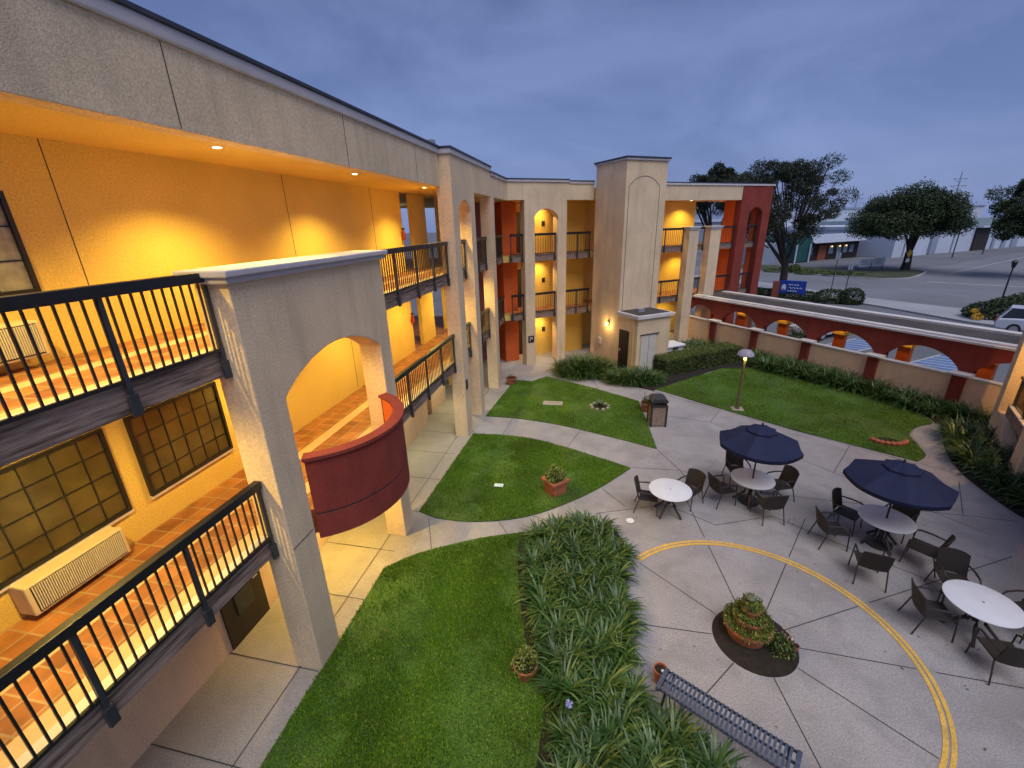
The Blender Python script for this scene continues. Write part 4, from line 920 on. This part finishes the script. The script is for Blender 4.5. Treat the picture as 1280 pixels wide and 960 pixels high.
# tiered planter
TP = thing('tiered_planter', 'three tier terracotta planter stuffed with succulents in the round soil bed', 'planter', (2.91, 6.70, .03), 0); TP.scale = (.98, .98, 1.3)
def tier(r, z0, z1): return MB().lathe([(0, z0), (r*.78, z0), (r*.94, z1-.03), (r, z1-.03), (r*1.01, z1), (r*.92, z1), (r*.9, z1-.03), (0, z1-.03)], n=36)
for (r, z0, z1) in ((.42, 0, .20), (.29, .18, .35), (.17, .34, .49)): tier(r, z0, z1).build('tier_bowl', M['terracotta'], TP, local=True, smooth=True)
for (r0_, r1_, z, k) in ((.26, .435, .20, 2300), (.15, .305, .35, 1700), (.0, .18, .49, 900)):
    a = RNG.uniform(0, 2*PI, k); r = np.sqrt(RNG.uniform(r0_**2, r1_**2, k)); P = np.stack([r*np.cos(a), r*np.sin(a), z+RNG.uniform(-.05, .09 if r0_ else .14, k)], 1)
    V, Fc = leaf_quads(P, .024); npmesh('plants', V, Fc, M['potplant'], TP)
MB().lathe([(0, 0), (.05, .01), (.075, .06), (.05, .12), (0, .13)], (-.04, 0, .58), 12).build('grey_cactus', M['succulent'], TP, local=True, smooth=True)
PB = thing('flowering_plant', 'green trailing plant with pink flowers beside the tiered planter', 'plant', (3.40, 6.45, .03))
pot_plant(PB, (0, 0, 0), .24, .30, 900, M['hedge'], .03)
k = 26; P = RNG.uniform(-1, 1, (k, 3))*np.array([.10, .16, .06])+np.array([.10, .12, .31]); V, Fc = leaf_quads(P, .03); npmesh('flowers', V, Fc, M['flower'], PB)['kind'] = 'stuff'
roundpot('terracotta_pot', 'tiny terracotta pot beside the pink flowers in the round soil bed', 3.66, 6.50, .06, .11)

# steel bench
BN = thing('steel_bench', 'blue grey strap steel bench at the near edge of the round patio', 'bench', (2.03, 4.80, .008), math.atan2(4.37-5.2, 2.75-1.3))
Lh = .92
prof = [(-.225, .39), (-.21, .425), (-.16, .432), (-.01, .435), (.0, .428), (.012, .435), (.15, .432), (.19, .42), (.215, .385), (.22, .34)]
for s in (-1, 1):
    b = MB(); b.prism([(p_[0], p_[1]+.012) for p_ in prof] + [(.19, .29), (0, .385), (-.22, .36)], s*Lh-.03, s*Lh+.03, lambda u, v, d: (d, u, v)); b.build('end_panel', M['steelblue'], BN, local=True, bevel=.006)
b = MB(); nst = 27
for i in range(nst):
    x = -Lh+.09+(2*Lh-.18)*i/(nst-1)
    for (a, c) in zip(prof, prof[1:]):
        d = Vector((c[0]-a[0], c[1]-a[1])).normalized(); nn = Vector((-d.y, d.x))*.004
        b.prism([(a[0], a[1]), (c[0], c[1]), (c[0]-nn.x*2, c[1]-nn.y*2), (a[0]-nn.x*2, a[1]-nn.y*2)], x-.017, x+.017, lambda u, v, d_: (d_, u, v))
b.build('seat_straps', M['steelblue'], BN, local=True)
for y, z in ((-.20, .41), (.0, .40), (.20, .36)): MB().box(-Lh, Lh, y-.015, y+.015, z-.02, z+.01).build('cross_rail', M['blackgrey'], BN, local=True)
for s in (-1, 1):
    for y in (-.17, .17): MB().tube([(s*(Lh-.12), y, .38), (s*(Lh-.08), y*1.1, 0)], .02, 8).build('leg', M['blackgrey'], BN, local=True)

# ------------------------------------------------------------------ trees
def tree(name, label, x, y, h, crown, mat, nleaf, leaf, trunk_r=.35, fork=.25, blobs=30, group='street trees', flat=1.0, seedv=1, bs=(.2, .34)):
    rg = random.Random(seedv); o = thing(name, label, 'tree', (x, y, -.05), 0, group)
    b = MB(); cx, cy, cz, rx, ry, rz = crown
    tips = []
    b.tube([(0, 0, 0), (.05, 0, h*fork*.5), (0, .05, h*fork)], [trunk_r*1.25, trunk_r, trunk_r*.9], 10)
    centers = []
    for i in range(blobs):
        th = rg.uniform(0, 2*PI); ph = math.acos(rg.uniform(-.75 if flat == 1 else .0, 1)); rad = rg.uniform(.5, .98)
        centers.append(Vector((cx+rx*rad*math.sin(ph)*math.cos(th), cy+ry*rad*math.sin(ph)*math.sin(th), cz+rz*rad*math.cos(ph))))
    for i in range(7):
        c = centers[i*len(centers)//7]; mid = Vector((c.x*.35, c.y*.35, h*fork+(c.z-h*fork)*.45)); b.tube([(0, 0, h*fork*.93), mid, c], [trunk_r*.6, trunk_r*.32, .04], 7)
    for c in centers[::2]: 
        m = Vector((c.x*.5, c.y*.5, h*fork+(c.z-h*fork)*.6)); b.tube([m, c], [.07, .02], 5)
    b.build('trunk', M['bark'], o, local=True, smooth=True)
    n = nleaf; per = n//len(centers); Ps = []
    for c in centers:
        s = rg.uniform(*bs)*min(rx, ry); q = RNG.normal(0, 1, (per, 3)); q /= np.linalg.norm(q, axis=1)[:, None]; q *= (RNG.uniform(.25, 1, (per, 1))**.45)*s; q[:, 2] *= .7
        q += RNG.normal(0, s*.12, (per, 3)); Ps.append(q+np.array(c))
    P = np.vstack(Ps); V, Fc = leaf_quads(P, leaf); npmesh('crown', V, Fc, mat, o)
    return o
tree('street_tree', 'tall open crowned dark tree rising behind the red end of the building', 16.9, 46.2, 12.5, (-1.5, 0, 8.3, 5.4, 3.8, 4.4), M['tree'], 72000, .078, .34, .25, 125, seedv=3, bs=(.12, .27))
tree('street_tree', 'dark tree whose top shows above the flat roof left of the red end', 12.3, 56, 13.0, (0, 0, 9.9, 3.5, 3.0, 3.0), M['tree'], 26000, .11, .35, .3, 60, seedv=5, bs=(.14, .26))
tree('street_tree', 'broad umbrella shaped green tree on the street corner verge', 40.2, 69.6, 11, (-.9, 0, 5.0, 6.0, 5.6, 5.4), M['tree2'], 80000, .13, .45, .22, 130, flat=.5, seedv=8, bs=(.17, .28))
tree('street_tree', 'dark leafy tree partly cut by the right edge of the picture', 48.6, 62, 12, (-1.2, 0, 7.2, 5.4, 4.6, 4.3), M['tree2'], 46000, .12, .4, .25, 80, seedv=9, bs=(.14, .26))
# leaf litter
q = np.vstack([scatter([(-4.4, 3), (5.5, 3), (9.5, 12), (3, 19), (-4.4, 19)], 260)]); P = np.c_[q, np.full(len(q), .05)]
inl = np.zeros(len(q), bool)
for lp in lawn_polys: inl |= inpoly(q, lp)
P[~inl, 2] = .014; V, Fc = leaf_quads(P, .028, np.array([0, 0, 1.]), .18); o = npmesh('leaf_litter', V, Fc, nmat('dry_leaf', (.16, .10, .05), .9, .4, 9, island=.5)); tag(o, 'few dry fallen leaves scattered over the patio and lawns', 'leaves', kind='stuff')
# ------------------------------------------------------------------ shrubs and hedge by the street
def leafmass(name, label, cat, blobs, n, mat, size, x, y):
    o = thing(name, label, cat, (x, y, -.04)); P = []
    for (bx, by, bz, rx, ry, rz) in blobs:
        k = n//len(blobs); q = RNG.normal(0, 1, (k, 3)); q /= np.linalg.norm(q, axis=1)[:, None]; q *= RNG.uniform(.5, 1, (k, 1))**.4; q = q*np.array([rx, ry, rz])+np.array([bx, by, bz]); P.append(q)
    P = np.vstack(P); P[:, 2] = np.abs(P[:, 2]); V, Fc = leaf_quads(P, size); npmesh('foliage', V, Fc, mat, o); return o
leafmass('sign_bed_shrubs', 'low dark shrub bed growing round the blue roadside sign', 'shrubs', [(-2, 1.8, .3, 1.5, 1, .5), (0, .2, .3, 1.8, .9, .55), (2, -1.3, .4, 1.5, 1, .8), (3.3, -2.0, .5, 1.0, .8, .9), (-3.2, 2.6, .3, 1, .8, .5)], 9000, M['tree2'], .10, 18.2, 45.2)
leafmass('street_hedge', 'dark clipped hedge mound at the right beside the street lantern', 'hedge', [(0, 0, .5, 2.2, 1.4, .8), (2.2, 1.2, .6, 2.4, 1.4, .9), (5, 2.8, .7, 2.8, 1.5, 1.0), (8.5, 4.5, .7, 3, 1.6, 1.0)], 12000, M['tree2'], .11, 28.0, 37.0)
o = leafmass('yellow_flowers', 'clump of bright yellow flowers at the left end of the street hedge', 'flowers', [(0, 0, .35, .3, .3, .25), (-.1, .3, .7, .2, .2, .15)], 420, M['yflower'], .07, 26.1, 36.1)
leafmass('verge_shrubs', 'scrubby green plants along the corner verge', 'shrubs', [(-8, 6, .2, 3, 1.5, .35), (-5.5, 3, .2, 2.5, 1.4, .4), (-3, .8, .2, 2.5, 1.2, .3), (-7.4, 4.6, .4, .8, .7, .8)], 7000, M['hedge'], .10, 33.5, 63.5)

p = FB(17.4, 2.2, 0); leafmass('rounded_shrubs', 'pair of rounded green shrubs seen through the second arch of the covered walkway', 'shrubs', [(-.9, .6, .75, .8, .8, .8), (.9, -.7, .75, .9, .8, .8)], 3200, M['hedge'], .05, p[0], p[1])
# ------------------------------------------------------------------ blue road sign
d_ = Vector((18.15-16.35, 44.75-45.9)).normalized(); sa = math.atan2(d_.y, d_.x)
RS = thing('roadside_sign', 'blue roadside sign panel with white emblem and brick end post', 'sign', (16.2, 46.0, -.05), sa)
MB().box(-.1, .45, -.25, .25, 0, 1.62).build('brick_post', M['brick'], RS, local=True, bevel=.02)
MB().box(.45, 2.55, -.12, .12, .55, 1.75).build('sign_panel', M['signblue'], RS, local=True, bevel=.02)
MB().box(.6, .75, -.1, .1, 0, .55).box(2.2, 2.35, -.1, .1, 0, .55).build('sign_legs', M['blackgrey'], RS, local=True)
b = MB(); b.prism([(.62+.2+.2*math.cos(a)*(1 if math.sin(a) < 0 else .9), 1.12+.3*math.sin(a)) for a in [2*PI*k/18 for k in range(18)]], -.13, -.122, lambda u, v, d: (u, d, v))
for (x0, x1, z) in ((1.15, 2.0, 1.38), (1.25, 2.3, 1.1), (1.15, 1.9, .82)):
    pts = [(x0+(x1-x0)*k/14, -.127, z+.05*math.sin(k*1.7)) for k in range(15)]; b.tube(pts, .022, 4)
b.build('white_emblem', M['white'], RS, local=True)
MB().box(.74, .90, -.136, -.131, .86, .98).build('red_mark', M['redbox'], RS, local=True)

# poles, signs, lanterns
def thin_pole(name, label, x, y, h, r=.035, lean=0, cat='pole', group=None):
    o = thing(name, label, cat, (x, y, -.05), 0, group); MB().tube([(0, 0, 0), (0, 0, h)], r, 7).build('pole', M['blackgrey'], o, local=True); return o
o = thin_pole('sign_post', 'thin metal post in front of the road left of the blue sign', 14.9, 47.6, 2.6); MB().box(-.12, .12, -.02, .02, 2.2, 2.6).build('plate', M['fargrey'], o, local=True)
o = thin_pole('sign_post', 'tall thin sign post behind the right end of the blue sign', 21.2, 46.3, 4.1); MB().box(-.2, .2, -.02, .02, 3.5, 4.1).build('plate', M['fargrey'], o, local=True)
o = thin_pole('sign_post', 'shorter pale sign post at the right of the shrub bed', 22.4, 46.3, 3.1, .04); MB().box(-.18, .18, -.02, .02, 2.6, 3.1).build('plate', M['fargrey'], o, local=True)
o = thing('street_lantern', 'black street lantern on a fluted post above the street hedge', 'lamp', (31.9, 42.4, -.05))
MB().tube([(0, 0, 0), (0, 0, .5), (0, 0, 3.0)], [.12, .06, .045], 10).build('post', M['black'], o, local=True)
MB().lathe([(.05, 3.0), (.10, 3.05), (.19, 3.45), (.22, 3.47), (.04, 3.62), (0, 3.72)], n=8).build('lantern_head', M['black'], o, local=True)
o = thing('yellow_road_sign', 'yellow diamond warning sign fixed by the trunk of the umbrella shaped tree', 'sign', (39.8, 68.9, -.05), .55)
MB().tube([(0, 0, 0), (0, 0, 2.9)], .05, 7).build('post', M['blackgrey'], o, local=True)
MB().prism([(0, 1.75), (.55, 2.3), (0, 2.85), (-.55, 2.3)], -.06, -.03, lambda u, v, d: (u, d, v)).build('sign_plate', M['yflower'], o, local=True)
MB().box(-.35, .35, -.06, -.03, 1.2, 1.7).build('lower_plate', M['white'], o, local=True)
o = thing('property_board', 'pair of white sign boards on the grass left of the umbrella shaped tree', 'sign', (36.4, 70.2, -.05), .25)
for s, zz_ in ((-.95, .0), (.95, .1)):
    q = MB().prism([(s-.85, .5+zz_), (s+.85, .55+zz_), (s+.85, 1.6+zz_), (s-.85, 1.55+zz_)], -.05, 0, lambda u, v, d: (u, d, v)).build('board', M['white'], o, local=True)
    b = MB()
    for k, z in enumerate((.85, 1.1, 1.35)): b.box(s-.6, s+.55-.2*k, -.055, -.051, z+zz_, z+.08+zz_)
    b.build('print_lines', M['fargrey'], q, local=True)
MB().box(-1.7, -1.6, 0, .08, 0, 1.5).box(-.05, .05, 0, .08, 0, 1.5).box(1.6, 1.7, 0, .08, 0, 1.6).build('legs', M['blackgrey'], o, local=True)

# ------------------------------------------------------------------ cars
def make_car(name, label, x, y, rz, paint, group, hatch=False):
    t = thing(name, label, 'car', (x, y, -.08), rz, group)
    L2 = 2.25; W = .88
    low = [(-L2, .35), (-L2-.03, .62), (-L2+.1, .86), (-1.35, .93), (1.0, .95), (L2-.35, .82), (L2-.02, .62), (L2, .38), (1.95, .28), (-2.0, .28)]
    b = MB(); b.prism(low, -W, W, lambda u, v, d: (u, d, v)); b.build('body', paint, t, local=True, bevel=.09, seg=4, smooth=True)
    b = MB(); xs = [(-1.75, .90, .80), (-1.15, 1.42, .66), (.15, 1.46, .66), (1.05, .93, .80)]
    if hatch: xs[0] = (-2.1, .88, .80); xs[1] = (-1.75, 1.44, .66)
    l = [b.bm.verts.new((u, -w_, v)) for u, v, w_ in xs]; r = [b.bm.verts.new((u, w_, v)) for u, v, w_ in xs]
    b.bm.faces.new(l); b.bm.faces.new(r[::-1])
    for i in range(4): b.bm.faces.new((l[i], r[i], r[(i+1) % 4], l[(i+1) % 4]))
    b.build('cabin', M['glass_dark'], t, local=True, bevel=.05, seg=3, smooth=True)
    a, c = xs[1], xs[2]; MB().box(a[0]-.05, c[0]+.05, -.64, .64, 1.43, 1.49).build('roof', paint, t, local=True, bevel=.03, seg=3, smooth=True)
    b = MB()
    for s in (-1, 1):
        for i, j in ((0, 1), (2, 3)):
            p0, p1_ = xs[i], xs[j]; b.tube([(p0[0], s*(p0[2]), p0[1]), (p1_[0], s*(p1_[2]), p1_[1])], .035, 6)
        b.tube([(-.5, s*.81, .92), (-.5, s*.665, 1.45)], .03, 6)
    b.build('pillars', paint, t, local=True)
    for s in (-1, 1):
        for ux in (-1.38, 1.38):
            w_ = MB().tube([(ux, s*.70, .32), (ux, s*.90, .32)], .32, 20).build('wheel', M['rubber'], t, local=True, bevel=.02)
            MB().tube([(ux, s*.90, .32), (ux, s*.91, .32)], .20, 14).build('rim', M['lampdome'], w_, local=True)
        MB().box(L2-.18, L2-.02, s*.65-.15, s*.65+.15, .60, .74).build('headlight', M['white'], t, local=True, bevel=.02)
        MB().box(-L2-.05, -L2+.1, s*.66-.14, s*.66+.14, .62, .80).build('tail_light', M['redlens'], t, local=True, bevel=.02)
        MB().box(.7, .9, s*.98-.09, s*.98+.09, .92, 1.04).build('mirror', paint, t, local=True, bevel=.02)
    return t
ang = math.atan2(dB[1], dB[0])
gp = None
cs = [(20.6, 3.4, 'carwhite', 'white car seen through the third arch of the red covered walkway')]
for t_, n_, cm, lab in cs:
    p = FB(t_, n_, 0); make_car('parked_car', lab, p[0], p[1], ang+PI, M[cm], gp)
make_car('parked_car', 'white van-like car at the right edge beyond the covered walkway roof, beside the hedge', 26.9, 31.9, -.67, M['carwhite'], gp, True).scale = (1.0, 1.0, 1.12)

# ------------------------------------------------------------------ far buildings
def fdir(a, b): v = Vector((b[0]-a[0], b[1]-a[1])); return v.length, math.atan2(v.y, v.x)
ln, an = fdir((28, 79.8), (47.5, 93.5))
o = thing('roadside_restaurant', 'low roadside restaurant with dark green entrance and white scalloped roof', 'building', (28, 81.5, -.05), an)
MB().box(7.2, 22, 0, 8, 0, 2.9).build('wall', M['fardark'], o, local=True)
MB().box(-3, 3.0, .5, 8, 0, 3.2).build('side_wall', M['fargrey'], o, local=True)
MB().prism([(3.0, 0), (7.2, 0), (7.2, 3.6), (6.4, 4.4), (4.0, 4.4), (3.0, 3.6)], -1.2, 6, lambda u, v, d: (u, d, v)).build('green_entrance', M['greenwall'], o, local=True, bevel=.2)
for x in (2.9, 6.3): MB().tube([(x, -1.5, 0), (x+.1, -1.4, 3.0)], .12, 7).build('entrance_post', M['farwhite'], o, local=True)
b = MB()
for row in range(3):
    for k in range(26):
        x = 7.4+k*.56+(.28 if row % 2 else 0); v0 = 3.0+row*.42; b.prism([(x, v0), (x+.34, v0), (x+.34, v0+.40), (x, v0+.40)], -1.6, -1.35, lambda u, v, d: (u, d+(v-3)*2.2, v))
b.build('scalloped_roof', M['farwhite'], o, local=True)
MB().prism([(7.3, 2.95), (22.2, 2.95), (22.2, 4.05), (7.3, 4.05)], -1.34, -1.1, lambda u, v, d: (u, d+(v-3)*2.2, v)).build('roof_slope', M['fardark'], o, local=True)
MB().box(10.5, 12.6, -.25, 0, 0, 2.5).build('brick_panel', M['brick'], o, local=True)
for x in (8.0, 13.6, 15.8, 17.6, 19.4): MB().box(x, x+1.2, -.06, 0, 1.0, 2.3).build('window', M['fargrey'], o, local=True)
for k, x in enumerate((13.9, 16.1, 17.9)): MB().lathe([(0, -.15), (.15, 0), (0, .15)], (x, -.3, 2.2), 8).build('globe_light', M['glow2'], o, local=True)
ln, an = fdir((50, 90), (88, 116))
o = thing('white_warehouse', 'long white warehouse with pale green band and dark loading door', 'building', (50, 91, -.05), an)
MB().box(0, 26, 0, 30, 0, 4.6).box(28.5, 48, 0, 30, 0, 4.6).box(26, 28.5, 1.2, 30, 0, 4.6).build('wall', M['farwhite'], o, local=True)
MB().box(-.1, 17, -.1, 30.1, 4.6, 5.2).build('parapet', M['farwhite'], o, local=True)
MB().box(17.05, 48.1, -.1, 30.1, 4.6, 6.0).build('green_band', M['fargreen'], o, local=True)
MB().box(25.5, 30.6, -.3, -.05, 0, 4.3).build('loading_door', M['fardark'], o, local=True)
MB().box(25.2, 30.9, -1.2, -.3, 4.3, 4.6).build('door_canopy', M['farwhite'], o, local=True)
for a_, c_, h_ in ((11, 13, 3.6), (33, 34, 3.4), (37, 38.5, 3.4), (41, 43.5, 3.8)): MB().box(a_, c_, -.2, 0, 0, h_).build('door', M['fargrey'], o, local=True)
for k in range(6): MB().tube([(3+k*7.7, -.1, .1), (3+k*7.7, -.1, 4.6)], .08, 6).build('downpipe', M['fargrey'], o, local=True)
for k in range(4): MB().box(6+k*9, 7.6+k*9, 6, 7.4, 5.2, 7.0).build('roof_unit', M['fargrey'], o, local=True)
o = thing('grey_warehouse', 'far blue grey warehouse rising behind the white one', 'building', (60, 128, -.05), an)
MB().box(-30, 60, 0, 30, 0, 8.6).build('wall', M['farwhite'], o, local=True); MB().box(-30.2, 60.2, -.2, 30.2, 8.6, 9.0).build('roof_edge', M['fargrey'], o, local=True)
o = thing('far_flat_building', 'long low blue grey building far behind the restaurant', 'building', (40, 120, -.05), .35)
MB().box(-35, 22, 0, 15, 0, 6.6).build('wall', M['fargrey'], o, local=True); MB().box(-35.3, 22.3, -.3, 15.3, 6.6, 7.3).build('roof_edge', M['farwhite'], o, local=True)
def pylon(label, x, y, h):
    o = thing('utility_tower', label, 'pylon', (x, y, 0)); b = MB(); b.tube([(0, 0, 0), (0, 0, h)], [.3, .12], 6)
    for z, w_ in ((h*.9, 1.6), (h*.8, 1.9)):
        b.tube([(-w_, 0, z), (w_, 0, z)], .09, 5); b.tube([(-w_, 0, z), (0, 0, z-1.0)], .06, 4); b.tube([(w_, 0, z), (0, 0, z-1.0)], .06, 4)
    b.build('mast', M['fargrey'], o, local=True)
pylon('thin utility mast above the restaurant roof', 74.2, 158.5, 13.2)
pylon('taller lattice mast behind the umbrella shaped tree', 92.6, 147.9, 17.2)
o = thing('utility_pole', 'thin dark utility pole before the white warehouse door', 'pole', (66.2, 95.0, 0)); MB().tube([(0, 0, 0), (0, 0, 7.6)], .10, 6).build('pole', M['blackgrey'], o, local=True); MB().box(-1.1, 1.1, -.06, .06, 6.9, 7.05).build('crossarm', M['blackgrey'], o, local=True)
o = thing('utility_pole', 'thin utility pole right of the umbrella shaped tree', 'pole', (57.2, 88.0, 0)); MB().tube([(0, 0, 0), (0, 0, 8.2)], .09, 6).build('pole', M['blackgrey'], o, local=True); MB().box(-.9, .9, -.06, .06, 7.5, 7.62).build('crossarm', M['blackgrey'], o, local=True)
